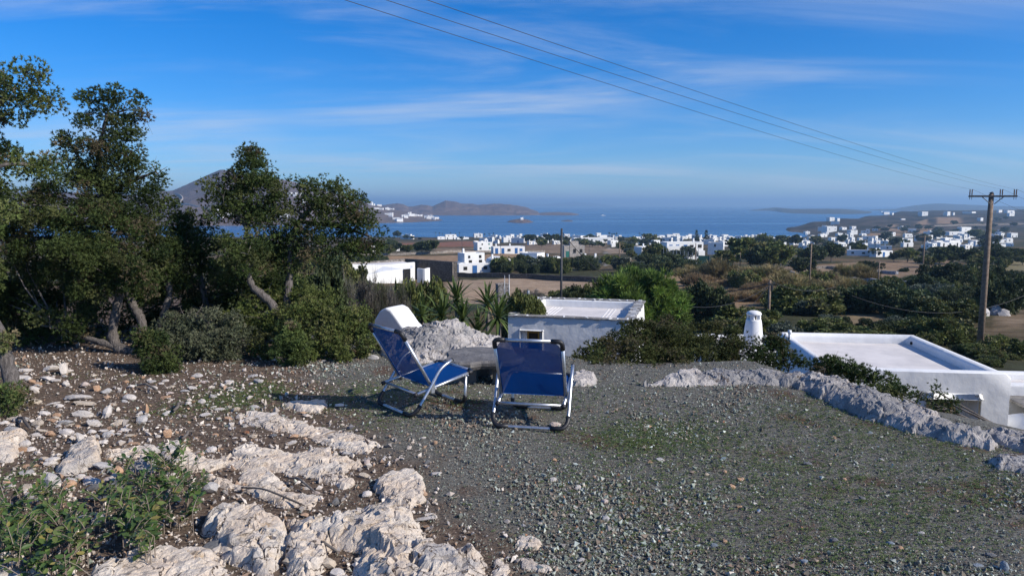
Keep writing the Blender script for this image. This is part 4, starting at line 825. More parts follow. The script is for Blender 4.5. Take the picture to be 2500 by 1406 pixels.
# ================================================================== plants
def tuft(n, ln, wd, spread, seed, droop=0.0):
    """a spray of n thin leaf blades round +z"""
    r0 = np.random.default_rng(seed); V, Fq = [], []
    for i in range(n):
        a = r0.random() * 6.283; e = spread * math.sqrt(r0.random()); L = ln * r0.uniform(.55, 1.1); b0 = r0.uniform(0, .45) * ln
        d = np.array([math.sin(e) * math.cos(a), math.sin(e) * math.sin(a), math.cos(e)]); sd = np.cross(d, r0.normal(size=3)); sd /= np.linalg.norm(sd); o_ = np.array([0, 0, b0])
        k = len(V); V += [o_ - sd * wd * .5, o_ + sd * wd * .5, o_ + d * L - np.array([0, 0, droop * L])]; Fq.append((k, k + 1, k + 2))
    return np.array(V), np.array(Fq)
def leafy(n, ln, wd, spread, seed):
    """a spray of n broad leaves (two triangles each)"""
    r0 = np.random.default_rng(seed); V, Fq = [], []
    for i in range(n):
        a = r0.random() * 6.283; e = spread * math.sqrt(r0.random()); L = ln * r0.uniform(.7, 1.1)
        d = np.array([math.sin(e) * math.cos(a), math.sin(e) * math.sin(a), math.cos(e)]); sd = np.cross(d, r0.normal(size=3)); sd /= np.linalg.norm(sd); o_ = d * .35 * L * r0.random()
        k = len(V); V += [o_, o_ + d * L * .5 + sd * wd * .5, o_ + d * L, o_ + d * L * .5 - sd * wd * .5]; Fq += [(k, k + 1, k + 2), (k, k + 2, k + 3)]
    return np.array(V), np.array(Fq)
def align(D, rng):
    """rotations taking +z to D with random spin"""
    n = len(D); D = D / np.maximum(np.linalg.norm(D, axis=1), 1e-6)[:, None]; A = rng.normal(size=(n, 3)); X = np.cross(A, D); X /= np.linalg.norm(X, axis=1)[:, None]; Y = np.cross(D, X); return np.stack([X, Y, D], -1)
def crown(lobes, tpl, cl_size, cl_per, tf_per, pal, wts, rng, jit=.18, up=.25, fill=.62, size=(.75, 1.25), clump_flat=.8, thin=False):
    """lobes (x,y,z,rx,ry,rz,dens): clumps of leaf sprays through each lobe; returns verts, faces, colours, clump centres"""
    Ps, Ds, Cs, cen = [], [], [], []
    for (x, y, z, rx, ry, rz, dens) in lobes:
        nc = max(3, int(cl_per * dens * (rx * ry * rz) ** (2 / 3) / cl_size ** 2)); d = rng.normal(size=(nc, 3)); d /= np.linalg.norm(d, axis=1)[:, None]
        rad = fill + (1 - fill) * rng.random(nc) ** .6; rad = np.where(rng.random(nc) < .12, rad * rng.uniform(.2, .8, nc), rad)
        c = np.array([x, y, z]) + d * rad[:, None] * np.array([rx, ry, rz]); base = np.array(pal)[rng.choice(len(pal), nc, p=wts)] * (1 + jit * rng.normal(size=(nc, 1)))
        cs = cl_size * rng.uniform(.6, 1.35, nc)
        for i in range(nc):
            m_ = max(4, int(tf_per * rng.uniform(.6, 1.4))); e = rng.normal(size=(m_, 3)); e /= np.linalg.norm(e, axis=1)[:, None]; rr_ = rng.random(m_) ** .45
            Ps.append(c[i] + e * (rr_ * cs[i])[:, None] * np.array([1, 1, clump_flat])); Ds.append(e * .8 + d[i] * .5 + np.array([0, 0, up]) + .35 * rng.normal(size=(m_, 3))); Cs.append(np.clip(base[i] * (1 + .16 * rng.normal(size=(m_, 1))), .004, .6))
        cen.append(c)
    P, D, C = np.concatenate(Ps), np.concatenate(Ds), np.concatenate(Cs)
    if thin:                                  # fewer sprays on the side turned away
        kq = (D[:, 1] < .3) | (rng.random(len(D)) < .45); P, D, C = P[kq], D[kq], C[kq]
    R = align(D, rng) * rng.uniform(size[0], size[1], len(P))[:, None, None]
    ti = rng.integers(0, len(tpl), len(P)); Vs, Fs, Cv = [], [], []; off = 0
    for k, (tv, tf) in enumerate(tpl):
        q = ti == k
        if not q.any(): continue
        v, f = inst(tv, tf, R[q], P[q]); Vs.append(v); Fs.append(f + off); Cv.append(np.repeat(C[q], len(tv), 0)); off += len(v)
    return np.concatenate(Vs), np.concatenate(Fs), np.concatenate(Cv), np.concatenate(cen)
def limbs(mb, trunk_pts, cen, rng, r0=.02, r1=.005, frac=.6, sides=4):
    """branches from the nearest trunk points out to the foliage clumps"""
    tp = np.array(trunk_pts)
    for c in cen:
        if rng.random() > frac: continue
        dd = np.linalg.norm(tp - c, axis=1) + np.maximum(0, tp[:, 2] - c[2] + .1) * 2; p = tp[int(np.argmin(dd))]; mid = (p + c) / 2 + rng.normal(size=3) * .10 * np.linalg.norm(c - p) + np.array([0, 0, -.05 * np.linalg.norm(c - p)]); L = np.linalg.norm(c - p); k = min(1.0, L / 1.2)
        mb.tube([p, p * .45 + mid * .55, mid * .45 + c * .55, c], [r0 * k + .003, r0 * .8 * k + .003, (r0 + r1) * .4 * k + .002, r1 * .6], sides, False)
def densify(path, n=6):
    o_ = []
    for a, b_ in zip(path[:-1], path[1:]):
        for i in range(n): o_.append(np.array(a) + (np.array(b_) - np.array(a)) * i / n)
    return o_ + [np.array(path[-1])]
def smoothpath(P, n=5):
    P = [Vector(p) for p in P]; o_ = []
    for i in range(len(P) - 1):
        p0, p1, p2, p3 = P[max(i - 1, 0)], P[i], P[i + 1], P[min(i + 2, len(P) - 1)]
        for k in range(n):
            t = k / n; o_.append(.5 * ((2 * p1) + (p2 - p0) * t + (2 * p0 - 5 * p1 + 4 * p2 - p3) * t * t + (3 * p1 - p0 - 3 * p2 + p3) * t ** 3))
    return o_ + [P[-1]]
BARK = pmat('juniper_bark', (.10, .085, .075), (.17, .15, .135), 7, .95, .9, 25, .02, c3=(.10, .085, .075), sc3=18)
m, n, b, o = newmat('juniper_bark_fibre'); a = tex(n, 'noise', 9, 6, .7, .4, stretch=(6, 6, .8)); c = mixc(n, mrange(n, a, .35, .65), (.06, .052, .047), (.17, .15, .138)); n.links.new(c, b.inputs['Base Color']); b.inputs['Roughness'].default_value = .95; bump(n, b, a, 1.0, .02); BARKF = m
JUN = [tuft(12, .036, .0085, 1.2, 30 + i) for i in range(5)]
JPAL = [(.068, .100, .028), (.092, .122, .036), (.048, .076, .024), (.118, .134, .048), (.145, .118, .068)]; JW = [.30, .26, .23, .13, .08]
LEAFJ = leafmat('juniper_foliage', .14, .7)
def px_lobes(L, jit=0.0):
    """(px, py, rx px, ry px, depth y[, density]) -> lobe in metres at its own distance"""
    o_ = []
    for q in L:
        px, py, rx, ry, dy = q[:5]; p = at_y(px, py, dy); k = dy / F; o_.append((p[0], p[1], p[2], rx * k, (rx + ry) * .5 * k * .95, ry * k, q[5] if len(q) > 5 else 1.0))
    return o_
def juniper(label, base, trunks, lobes, seed, name='juniper_tree', tf=66, cp=5.0, cl=.13, tpl=None, pal=None, wts=None, frac=.22, cat='tree', group=None, bark=None, mat=None, sz=(.75, 1.25)):
    rng = np.random.default_rng(seed); t = thing(name, label, cat, (float(base[0]), float(base[1]), float(base[2])), 0, group); o0 = np.array(base, float)
    V, Fq, C, cen = crown(lobes, tpl or JUN, cl, cp, tf, pal or JPAL, wts or JW, rng, size=sz, thin=True)
    link('crown', mesh_np('crown', V - o0, Fq, mat or LEAFJ, C), t)
    mb = MB(); tp = []
    for path, r0, r1 in trunks:
        sp = smoothpath([np.array(p) - o0 for p in path], 6); m_ = len(sp); rr_ = [(r0 + (r1 - r0) * i / (m_ - 1)) * (1 + .15 * rng.normal()) for i in range(m_)]; mb.tube(sp, rr_, 9); tp += [np.array(p) for p in sp]
    if trunks: mb.build('trunk', bark or BARKF, t, True)
    if frac and tp:
        mb = MB(); limbs(mb, tp, cen - o0, rng, .014, .004, frac)
        for l in [lobes[i] for i in rng.integers(0, len(lobes), 34 if cat == 'tree' else 8)]:      # bare dead twigs poking out of the crown
            c_ = np.array(l[:3]) - o0; d_ = rng.normal(size=3) + np.array([0, -.2, .5]); d_ /= np.linalg.norm(d_); e_ = c_ + d_ * np.array(l[3:6]) * rng.uniform(1.1, 1.55); k_ = rng.normal(size=3) * .04
            mb.tube([c_, (c_ + e_) / 2 + k_, e_ * .8 + c_ * .2 + k_ * .3, e_], [.006, .0045, .003, .0015], 4, False); mb.tube([e_ * .7 + c_ * .3 + k_ * .5, e_ + rng.normal(size=3) * .05], [.0025, .001], 3, False)
        mb.build('branches', BARK, t)['kind'] = 'stuff'
    return t
# ---- the left-hand junipers
A = lambda px, py, y: at_y(px, py, y)
g0 = hit(18, 1008)
juniper('juniper with a thick split grey trunk at the left picture edge', g0, [([g0 - [0, 0, .1], A(28, 930, 6.1), A(2, 850, 6.2), A(-40, 700, 6.4), A(-60, 500, 6.5), A(-40, 330, 6.5), A(10, 240, 6.5)], .085, .02), ([A(-40, 700, 6.4), A(-120, 560, 6.6), A(-220, 420, 6.8)], .05, .02), ([A(-50, 420, 6.5), A(30, 400, 6.7), A(110, 410, 7.0)], .025, .008)],
        px_lobes([(10, 205, 45, 35, 6.5, .8), (75, 195, 38, 24, 6.5, .8), (35, 245, 62, 30, 6.5, .7), (100, 240, 26, 34, 6.6, .6), (30, 290, 55, 22, 6.6, .35), (-60, 230, 70, 80, 6.6), (-70, 380, 90, 70, 6.6), (-10, 400, 50, 26, 6.7, .7), (60, 408, 62, 22, 6.9, .8), (110, 400, 22, 20, 7, .6), (-90, 520, 110, 90, 6.6), (-140, 650, 120, 100, 6.6),
                  (5, 842, 14, 20, 6.15, 1.2), (40, 968, 16, 10, 5.95, 1.2), (2, 965, 12, 22, 5.9, 1.2), (10, 985, 10, 10, 5.8, 1)]), 51)
g1 = hit(345, 868)
juniper('tall juniper with a bent grey trunk and ragged pointed top', g1, [([g1 - [0, 0, .1], A(330, 862, 8.35), A(290, 850, 8.4), A(275, 815, 8.45), A(283, 760, 8.5), A(292, 700, 8.6), A(270, 600, 8.8), A(250, 480, 8.9), A(240, 380, 8.9), A(262, 280, 8.9)], .075, .018),
        ([A(290, 850, 8.4), A(240, 833, 8.4), A(165, 812, 8.5)], .045, .025), ([A(350, 815, 8.6), A(345, 780, 8.6), A(325, 745, 8.7), A(310, 700, 8.8)], .05, .04), ([A(385, 800, 8.8), A(405, 750, 8.8), A(412, 700, 8.9), A(380, 600, 9.0)], .045, .03), ([A(250, 480, 8.9), A(330, 440, 9.0), A(380, 420, 9.0)], .03, .012), ([A(250, 470, 8.9), A(190, 380, 8.9), A(165, 340, 8.9)], .025, .01)],
        px_lobes([(237, 232, 26, 17, 8.9, .7), (215, 240, 14, 10, 8.9, .6), (285, 225, 25, 18, 8.9, .7), (325, 240, 18, 20, 8.9, .7), (255, 270, 38, 22, 8.9, .6), (300, 275, 34, 28, 8.9, .8), (343, 285, 20, 18, 8.9, .8), (210, 295, 22, 17, 8.9, .8), (270, 320, 50, 28, 8.9, .8), (330, 320, 20, 22, 8.9, .6), (165, 345, 16, 22, 8.9, .7), (190, 355, 26, 15, 8.9, .8), (255, 365, 62, 28, 8.9), (310, 365, 30, 26, 8.9, .8),
                  (230, 405, 62, 28, 8.9, .8), (300, 400, 45, 30, 8.9, .8), (345, 400, 22, 22, 9, .7), (385, 425, 20, 26, 9, .8), (165, 420, 40, 30, 8.9, .8), (345, 445, 38, 24, 9, .8), (200, 460, 90, 45, 8.9), (300, 500, 110, 60, 8.9, 1.1), (385, 520, 42, 50, 9, 1), (220, 540, 100, 60, 8.6, 1.1), (110, 480, 50, 35, 8.7, .9), (60, 500, 60, 45, 8.6, .9), (100, 570, 90, 60, 8.6), (20, 590, 60, 70, 8.5), (330, 600, 100, 60, 8.7, 1.1), (400, 620, 50, 50, 8.9), (220, 640, 110, 60, 8.8), (100, 690, 100, 60, 9.0), (20, 720, 60, 70, 9.0), (300, 700, 90, 40, 9.0, .9),
                  (120, 770, 40, 28, 8.3, .9), (185, 790, 42, 26, 8.4, .9), (60, 780, 70, 60, 9.6), (290, 690, 30, 22, 8.3, .8), (400, 690, 50, 40, 9.0), (270, 655, 90, 36, 8.2), (340, 690, 60, 26, 8.3), (210, 700, 60, 26, 8.3, .8), (160, 620, 70, 40, 8.2)]), 52)
g2 = hit(690, 868)
juniper('spreading juniper with bare twigs reaching over the bay view', g2, [([g2 - [0, 0, .1], A(672, 760, 8.6), A(640, 720, 8.6), A(612, 690, 8.6), A(600, 600, 8.8), A(610, 500, 8.9), A(620, 420, 8.9)], .06, .015), ([A(700, 760, 8.9), A(705, 690, 9.0), A(708, 620, 9.0), A(730, 540, 9.0), A(800, 490, 9.0), A(870, 510, 9.0)], .055, .012), ([A(606, 560, 8.8), A(560, 500, 8.8), A(520, 450, 8.8)], .03, .008), ([A(730, 540, 9.0), A(850, 560, 9.1), A(930, 590, 9.1)], .03, .008)],
        px_lobes([(608, 385, 30, 22, 8.9, 1.1), (630, 410, 36, 28, 8.9, 1.1), (612, 440, 46, 28, 8.9), (650, 445, 34, 30, 8.9), (570, 460, 48, 26, 8.9, .8), (535, 455, 28, 26, 8.8, .5), (600, 490, 70, 36, 8.9, 1.1), (540, 500, 34, 30, 8.8, .9), (660, 490, 40, 40, 8.9), (700, 470, 24, 34, 8.9, .6), (700, 520, 40, 28, 8.9, .8), (580, 525, 60, 24, 8.9), (640, 540, 45, 22, 8.9, .7),
                  (755, 455, 22, 18, 9, .8), (785, 470, 34, 26, 9), (815, 448, 20, 14, 9, .8), (770, 500, 48, 28, 9, 1), (820, 510, 42, 26, 9), (865, 480, 18, 20, 9, .6), (870, 510, 34, 26, 9, 1), (850, 545, 54, 24, 9, 1), (790, 550, 50, 26, 9, .8), (900, 545, 26, 20, 9, .8), (905, 580, 32, 22, 9.1, .8), (850, 590, 46, 24, 9.1, .8), (920, 608, 24, 12, 9.1, .7), (780, 600, 44, 28, 9, .9), (730, 570, 40, 28, 9, .9), (810, 630, 30, 18, 9.1, .7), (880, 612, 30, 12, 9.1, .6),
                  (700, 600, 50, 36, 9.1, 1.1), (650, 600, 50, 36, 9.2, 1.1), (590, 640, 60, 36, 8.8, 1.1), (720, 640, 40, 26, 9.1, .7), (600, 640, 46, 30, 8.4), (612, 600, 40, 30, 8.4, .9), (580, 590, 40, 26, 8.6)]), 53)
g3 = hit(520, 880)
juniper('dense juniper between the bent-trunk tree and the spreading one', g3, [([g3 - [0, 0, .1], A(510, 780, 9.2), A(490, 680, 9.3), A(480, 580, 9.4)], .06, .02)],
        px_lobes([(470, 555, 50, 36, 9.4, 1.1), (440, 590, 40, 40, 9.3, 1.1), (520, 585, 40, 34, 9.3, .9), (480, 630, 60, 40, 9.3, 1.1), (560, 665, 40, 36, 9.2, 1), (440, 670, 60, 40, 9.4), (500, 710, 80, 46, 9.5), (590, 720, 60, 46, 9.4), (420, 740, 60, 46, 9.6), (540, 770, 70, 46, 9.6), (650, 690, 46, 34, 9.0, .9)]), 54)
SH_P = [(.058, .072, .034), (.075, .085, .045), (.045, .058, .028), (.095, .098, .060)]; SH_W = [.35, .3, .2, .15]
def bush(label, base, lobes, seed, name='shrub', pal=None, wts=None, tf=66, cp=5.0, cl=.12, tpl=None, frac=.15, group=None, mat=None, sz=(.75, 1.25)):
    z = min(l[2] - l[5] for l in lobes); b_ = np.array([base[0], base[1], base[2]], float)
    tr = []
    for l in lobes[:6]:
        g_ = np.array([l[0] * .8 + b_[0] * .2, l[1] + .1, 0]); g_[2] = min(hgt1(g_[0], g_[1]), l[2] - .1); c_ = np.array(l[:3]); tr.append(([g_ - [0, 0, .05], (g_ + c_) / 2 + [.02, 0, -.05], c_], .012, .006))
    return juniper(label, base, tr, lobes, seed, name, tf, cp, cl, tpl, pal, wts, frac, 'shrub', group, BARK, mat, sz)
bush('grey-green shrub under the trees left of the chairs', hit(500, 868), px_lobes([(450, 800, 55, 36, 8.3), (510, 790, 60, 40, 8.2), (560, 810, 55, 40, 8.1), (470, 840, 70, 34, 8.0), (540, 845, 60, 30, 8.0), (590, 835, 30, 30, 8.1, .8), (400, 830, 40, 40, 8.4)]), 61, pal=[(.115, .13, .075), (.14, .15, .092), (.09, .105, .06), (.16, .16, .11)], wts=SH_W)
bush('little juniper bush with a dark stump in front of the bent trunk', hit(378, 915), px_lobes([(380, 820, 22, 24, 7.5), (365, 850, 30, 26, 7.5), (400, 855, 28, 26, 7.5), (380, 885, 32, 22, 7.4), (412, 885, 16, 18, 7.4, .8), (350, 825, 12, 14, 7.5, .7)]), 62, name='juniper_bush', cl=.09)
bush('round juniper bush at the foot of the hedge left of the chairs', hit(705, 895), px_lobes([(700, 850, 38, 34, 7.75), (730, 870, 24, 24, 7.7), (685, 875, 24, 22, 7.7), (705, 815, 30, 24, 7.9)]), 63, name='juniper_bush', cl=.10)
bush('broad bright green juniper hedge behind the left chair', hit(800, 872), px_lobes([(740, 780, 60, 42, 8.3), (800, 790, 60, 46, 8.3), (850, 810, 50, 42, 8.3), (780, 840, 80, 34, 8.1), (880, 790, 32, 46, 8.4), (860, 850, 50, 24, 8.1), (690, 770, 40, 40, 8.5), (650, 800, 36, 36, 8.6), (900, 830, 22, 34, 8.3), (760, 735, 50, 34, 8.9), (700, 720, 60, 40, 9.2), (620, 770, 60, 50, 8.8), (600, 830, 50, 34, 8.5), (660, 850, 36, 26, 8.1), (760, 865, 40, 16, 7.9), (820, 870, 40, 14, 7.9)]), 64, name='juniper_bush', pal=[(.10, .128, .034), (.13, .155, .044), (.072, .098, .030), (.155, .16, .055)], wts=SH_W)
bush('dark hedge mass under the trees at the far left', hit(150, 868), px_lobes([(60, 820, 90, 50, 9.6), (160, 800, 80, 50, 9.6), (240, 800, 80, 60, 9.9), (330, 780, 60, 60, 9.9), (-60, 800, 100, 80, 9.6), (100, 720, 100, 60, 10.2), (240, 710, 100, 60, 10.2), (420, 800, 60, 50, 9.9), (600, 790, 70, 60, 9.9), (540, 700, 80, 60, 10.5), (620, 660, 70, 60, 10.5), (700, 660, 60, 40, 10.5), (60, 760, 90, 56, 9.2), (180, 750, 80, 44, 9.3), (20, 680, 80, 60, 9.0), (120, 830, 70, 26, 9.0), (240, 830, 60, 24, 9.1), (440, 860, 40, 20, 8.6)]), 65, name='hedge', tf=34, cl=.17, sz=(1.0, 1.6))
# ---- junipers beyond the rim
bush('wide low juniper spilling over the rock rim in front of the houses', hit(1560, 925), px_lobes([(1500, 830, 44, 26, 8.9), (1560, 820, 60, 32, 9.2), (1640, 815, 70, 30, 9.4), (1720, 825, 70, 34, 9.4), (1460, 860, 46, 34, 8.6), (1540, 860, 70, 40, 8.6), (1640, 850, 80, 44, 8.9), (1740, 865, 70, 40, 8.8), (1440, 890, 36, 26, 8.2), (1500, 895, 60, 30, 8.1), (1590, 890, 70, 32, 8.2), (1700, 885, 80, 30, 8.3), (1800, 870, 50, 34, 8.6), (1790, 835, 40, 24, 9.0, .8), (1560, 795, 40, 14, 9.5, .6), (1640, 790, 40, 12, 9.6, .5), (1440, 908, 36, 20, 7.9), (1510, 912, 44, 18, 7.8), (1570, 908, 44, 18, 7.8), (1640, 900, 44, 16, 7.9)]), 66, name='juniper_bush', pal=[(.090, .105, .030), (.125, .134, .042), (.064, .082, .026), (.15, .128, .066)], wts=SH_W)
bush('juniper clump right of the wide one, below the chimney', hit(1850, 905), px_lobes([(1830, 850, 30, 24, 8.6), (1870, 845, 36, 22, 8.7), (1910, 860, 36, 28, 8.6), (1850, 880, 50, 26, 8.4), (1930, 885, 30, 20, 8.4), (1890, 830, 20, 12, 8.8, .6)]), 67, name='juniper_bush')
bush('juniper trailing over the rim in front of the right white house', hit(2050, 925), px_lobes([(1990, 890, 30, 18, 7.9), (2030, 890, 36, 22, 7.9), (2080, 905, 44, 26, 7.7), (2120, 925, 44, 24, 7.4), (2160, 945, 36, 18, 7.1), (2010, 915, 34, 14, 7.7), (2200, 960, 20, 9, 6.9, .8)]), 68, name='juniper_bush', cl=.10)
bush('sparse little juniper against the right house window', hit(2290, 990), px_lobes([(2285, 955, 16, 16, 6.6, .7), (2265, 975, 26, 12, 6.6, .6), (2310, 980, 26, 16, 6.5, .8), (2330, 990, 16, 14, 6.4, .9), (2240, 968, 14, 8, 6.6, .5), (2295, 990, 22, 14, 6.4, .7)]), 69, name='juniper_bush', cl=.06, tf=20, frac=.9, sz=(.55, .95))
# ================================================================== plant kinds that repeat
def proto_crown(lobes, tpl, cl, cp, tf, pal, wts, seed, mat, name='crown', **k):
    V, Fq, C, cen = crown(lobes, tpl, cl, cp, tf, pal, wts, np.random.default_rng(seed), **k)
    if name != 'norfolk':        # unit size: full radius 1 (shrub) and full height 1
        V[:, 2] = np.maximum(V[:, 2], 0) / np.percentile(V[:, 2], 99.5)
        if name == 'shrub': V[:, :2] /= np.percentile(np.hypot(V[:, 0], V[:, 1]), 98)
    return mesh_np(name, V, Fq, mat, C)
LEAFB = leafmat('broad_foliage', .18, .55)
def dome_lobes(rng, n=7, r=.42, h=.55, flat=.8):
    L = [(0, 0, h * .6, r * 1.2, r * 1.2, h * .55, 1.0)]
    for i in range(n):
        a = 6.283 * i / n + rng.normal() * .3; d = rng.uniform(.35, .62); L.append((d * math.cos(a), d * math.sin(a), h * rng.uniform(.35, .8), r * rng.uniform(.7, 1.1), r * rng.uniform(.7, 1.1), h * rng.uniform(.35, .5), 1.0))
    return L
BR = [leafy(6, .085, .042, 1.2, 70 + i) for i in range(4)]; BRF = [leafy(5, .115, .075, 1.3, 80 + i) for i in range(3)]; TWG = [tuft(9, .22, .010, .9, 90 + i) for i in range(3)]; RED_ = [tuft(9, .30, .016, .45, 95 + i) for i in range(3)]; PIN = [tuft(12, .11, .013, .8, 99 + i) for i in range(4)]
PALS = dict(green=([(.115, .138, .040), (.15, .165, .050), (.085, .11, .034), (.175, .165, .07)], [.35, .3, .2, .15]), dark=([(.060, .080, .034), (.078, .098, .040), (.046, .062, .028)], [.4, .35, .25]), grey=([(.15, .135, .115), (.19, .17, .15), (.11, .10, .08), (.09, .10, .05)], [.35, .25, .2, .2]),
            dry=([(.27, .195, .105), (.33, .24, .13), (.21, .15, .085)], [.4, .3, .3]), reed=([(.28, .22, .10), (.22, .19, .08), (.34, .27, .13), (.15, .15, .06)], [.35, .25, .2, .2]), blue=([(.10, .125, .09), (.13, .155, .115), (.08, .10, .075)], [.4, .35, .25]), pine=([(.105, .165, .030), (.135, .195, .038), (.075, .125, .026), (.06, .09, .024)], [.35, .3, .2, .15]))
SHM = {}
for kind in ('green', 'dark', 'grey', 'blue', 'reed', 'dry'):
    for v in range(3):
        r0 = np.random.default_rng(200 + v + 10 * len(SHM)); p, w = PALS[kind]
        if kind == 'grey': a = (TWG, .20, 1.9, 34)
        elif kind in ('reed', 'dry'): a = (RED_, .20, 1.7, 26)
        else: a = (BR, .17, 2.6, 36)
        SHM[kind, v] = proto_crown(dome_lobes(r0, 7, .42, .62 if kind != 'reed' else .9), a[0], a[1], a[2], a[3], p, w, 300 + v, LEAFB, 'shrub', up=.3 if kind not in ('reed', 'dry') else 1.6)
TRM = {}
for kind, p in (('green', 'green'), ('dark', 'dark'), ('olive', 'blue')):
    for v in range(2):
        r0 = np.random.default_rng(400 + v); pl, w = PALS[p]
        L = [(x * .62, y * .62, .42 + z * .75, a * .62, b_ * .62, c_ * .8, d) for x, y, z, a, b_, c_, d in dome_lobes(r0, 7, .40, .62)]
        TRM[kind, v] = proto_crown(L, BRF, .13, 2.0, 20, pl, w, 420 + v, LEAFB)
TRUNK = MB().tube([(0, 0, -.05), (.02, .01, .2), (-.01, 0, .4), (.03, .02, .6)], [.04, .03, .024, .012], 6).mesh('trunk', BARK)
def proto_palm():
    mb = MB(); V, Fq = [], []
    for i in range(26):
        a = i * 2.399; e = .2 + 1.5 * (i / 26); d = np.array([math.cos(a), math.sin(a), 0]); L = .30; prev = np.array([0, 0, .88]); s = np.array([-d[1], d[0], 0]) * .035; dirn = d * math.sin(e) + np.array([0, 0, math.cos(e)])
        k = len(V); V += [prev - s * .3, prev + s * .3]
        for j in range(3):
            prev = prev + dirn * L / 3; dirn = dirn + np.array([0, 0, -.35]); wv = s * (1.2 - .3 * j) * (1 if j < 2 else .2); V += [prev - wv, prev + wv]; Fq.append((k + 2 * j, k + 2 * j + 1, k + 2 * j + 3, k + 2 * j + 2))
    C = np.tile(np.array([.06, .08, .028]), (len(V), 1)); return mesh_np('crown', np.array(V), np.array(Fq), LEAFB, C)
PALMC = proto_palm(); PALMT = MB().tube([(0, 0, -.05), (.01, 0, .4), (0, .01, .9)], [.035, .028, .03], 7).mesh('trunk', BARK)
def proto_norfolk():
    Ps = []
    L = [(0, 0, .15 + .1 * i, .26 * (1 - i / 9.5), .26 * (1 - i / 9.5), .035, 1.2) for i in range(9)]; p, w = PALS['dark']; return proto_crown(L, BRF, .05, 1.2, 9, p, w, 440, LEAFB, size=(.3, .6))
NORF = proto_norfolk()
def shrub_at(px, py, w, h, kind, label, group=None, rs_=random.Random(1), dpt=None, name='shrub'):
    me = SHM[kind, rs_.randrange(3)]; rot = rs_.uniform(0, 6.28)
    if dpt is None:
        q = hit(px, py); s = float((q - CAM) @ FW) / F; R = w * s * .5; o = link(name, me)
        o.location = (q[0], q[1] + R * .55, q[2] - .05); o.scale = (R, R * rs_.uniform(.8, 1.1), h * s); o.rotation_euler = (0, 0, rot); return tag(o, label, 'shrub', group)
    q = at_y(px, py, dpt); s = dpt / F; R = w * s * .5; gz = hgt1(q[0], q[1]); t = thing(name, label, 'shrub', (q[0], q[1], gz), rot, group); z0 = max(float(q[2]) - gz, 0) * .75; H = float(at_y(px, py - h, dpt)[2]) - gz - z0
    o = link('crown', me, t, (0, 0, z0)); o.scale = (R, R, H)
    if z0 > .3: o2 = link('crown', SHM['dark' if kind != 'grey' else 'grey', 0], t, (.1, .1, 0)); o2.scale = (R * .9, R * .9, z0 * 1.5)
    for i in range(3): a_ = i * 2.1; MB().tube([(.1 * math.cos(a_), .1 * math.sin(a_), -.2), (.2 * R * math.cos(a_), .2 * R * math.sin(a_), z0 * .6 + .2), (.45 * R * math.cos(a_), .45 * R * math.sin(a_), z0 + H * .5)], [.05, .035, .015], 6).build('stem', BARK, t, True)
    return t
def tree_at(px, py, h, kind, label, group=None, rs_=random.Random(2), wide=1.0, q=None):
    q = hit(px, py) if q is None else q; s = float((q - CAM) @ FW) / F; H = h * s
    if kind == 'palm': nm, cm, tm = 'palm_tree', PALMC, PALMT
    elif kind == 'norfolk': nm, cm, tm = 'norfolk_pine', NORF, TRUNK
    else: nm, cm, tm = 'tree', TRM[kind, rs_.randrange(2)], TRUNK
    t = thing(nm, label, 'tree', (q[0], q[1], q[2]), rs_.uniform(0, 6.28), group); t.scale = (H * wide, H * wide, H); link('crown', cm, t); link('trunk', tm, t); return t
# ================================================================== utility poles and wires
WOOD = pmat('pole_wood', (.17, .12, .085), (.27, .20, .15), 6, .9, .5, 30, .01, c3=(.09, .065, .05), sc3=12)
WIRE = pmat('wire', (.022, .022, .024), (.03, .03, .032), 5, .6, 0)
IRON = pmat('dark_steel', (.035, .038, .045), (.055, .058, .065), 10, .6, .1, metal=.3)
def wire(a, b_, sag, r, label, n=22, group=None):
    a, b_ = Vector(a), Vector(b_); P = [a.lerp(b_, i / n) - Vector((0, 0, sag * 4 * (i / n) * (1 - i / n))) for i in range(n + 1)]
    return tag(MB().tube(P, r, 5).build('overhead_wire', WIRE), label, 'wire', group)
bq = hit(2391, 862); top = at_y(2420, 474, bq[1]); hp = float(top[2] - bq[2])
UP_ = thing('utility_pole', 'tall wooden power pole with crossarm at the right edge', 'pole', (bq[0], bq[1], bq[2]), math.radians(-8))
MB().tube([(0, 0, -.3), (0, 0, hp * .5), (0, 0, hp)], [.185, .155, .125], 14).build('post', WOOD, UP_, True)
MB().tube([(0, 0, hp), (0.03, 0, hp + .05), (.05, 0, hp + .12)], [.125, .10, .03], 10).build('pole_cap', IRON, UP_, True)
k = bq[1] / F; arm = 54 * k; za = hp - .12
MB().box((0, -.16, za), (arm * 2, .09, .10)).build('crossarm', IRON, UP_, bevel=.01)
for s in (-1, 1): MB().tube([(s * .55, -.17, za - .03), (s * .10, -.17, za - .42)], .022, 6).build('brace', IRON, UP_)
INS = [(-arm + .05, 0), (-arm + .16, 0), (.36, 0), (.47, 0), (arm - .16, 0), (arm - .05, 0)]
ins = MB().lathe([(.018, .05)] + [z for i in range(5) for z in ((.020, .08 + i * .055), (.042, .10 + i * .055), (.020, .125 + i * .055))] + [(.02, .38)], 8).mesh('insulator', pmat('porcelain', (.10, .05, .035), (.13, .07, .05), 5, .3, 0))
for x, _ in INS: o = link('insulator', ins, UP_, (x, -.16, za)); link('pin', MB().tube([(x, -.16, za - .18), (x, -.16, za + .06)], .012, 6).mesh('pin', IRON), o).location = (-x, .16, -za)
Rm = Matrix.Rotation(math.radians(-8), 3, 'Z'); B0 = Vector(bq)
LBL = ('lowest', 'middle', 'topmost')
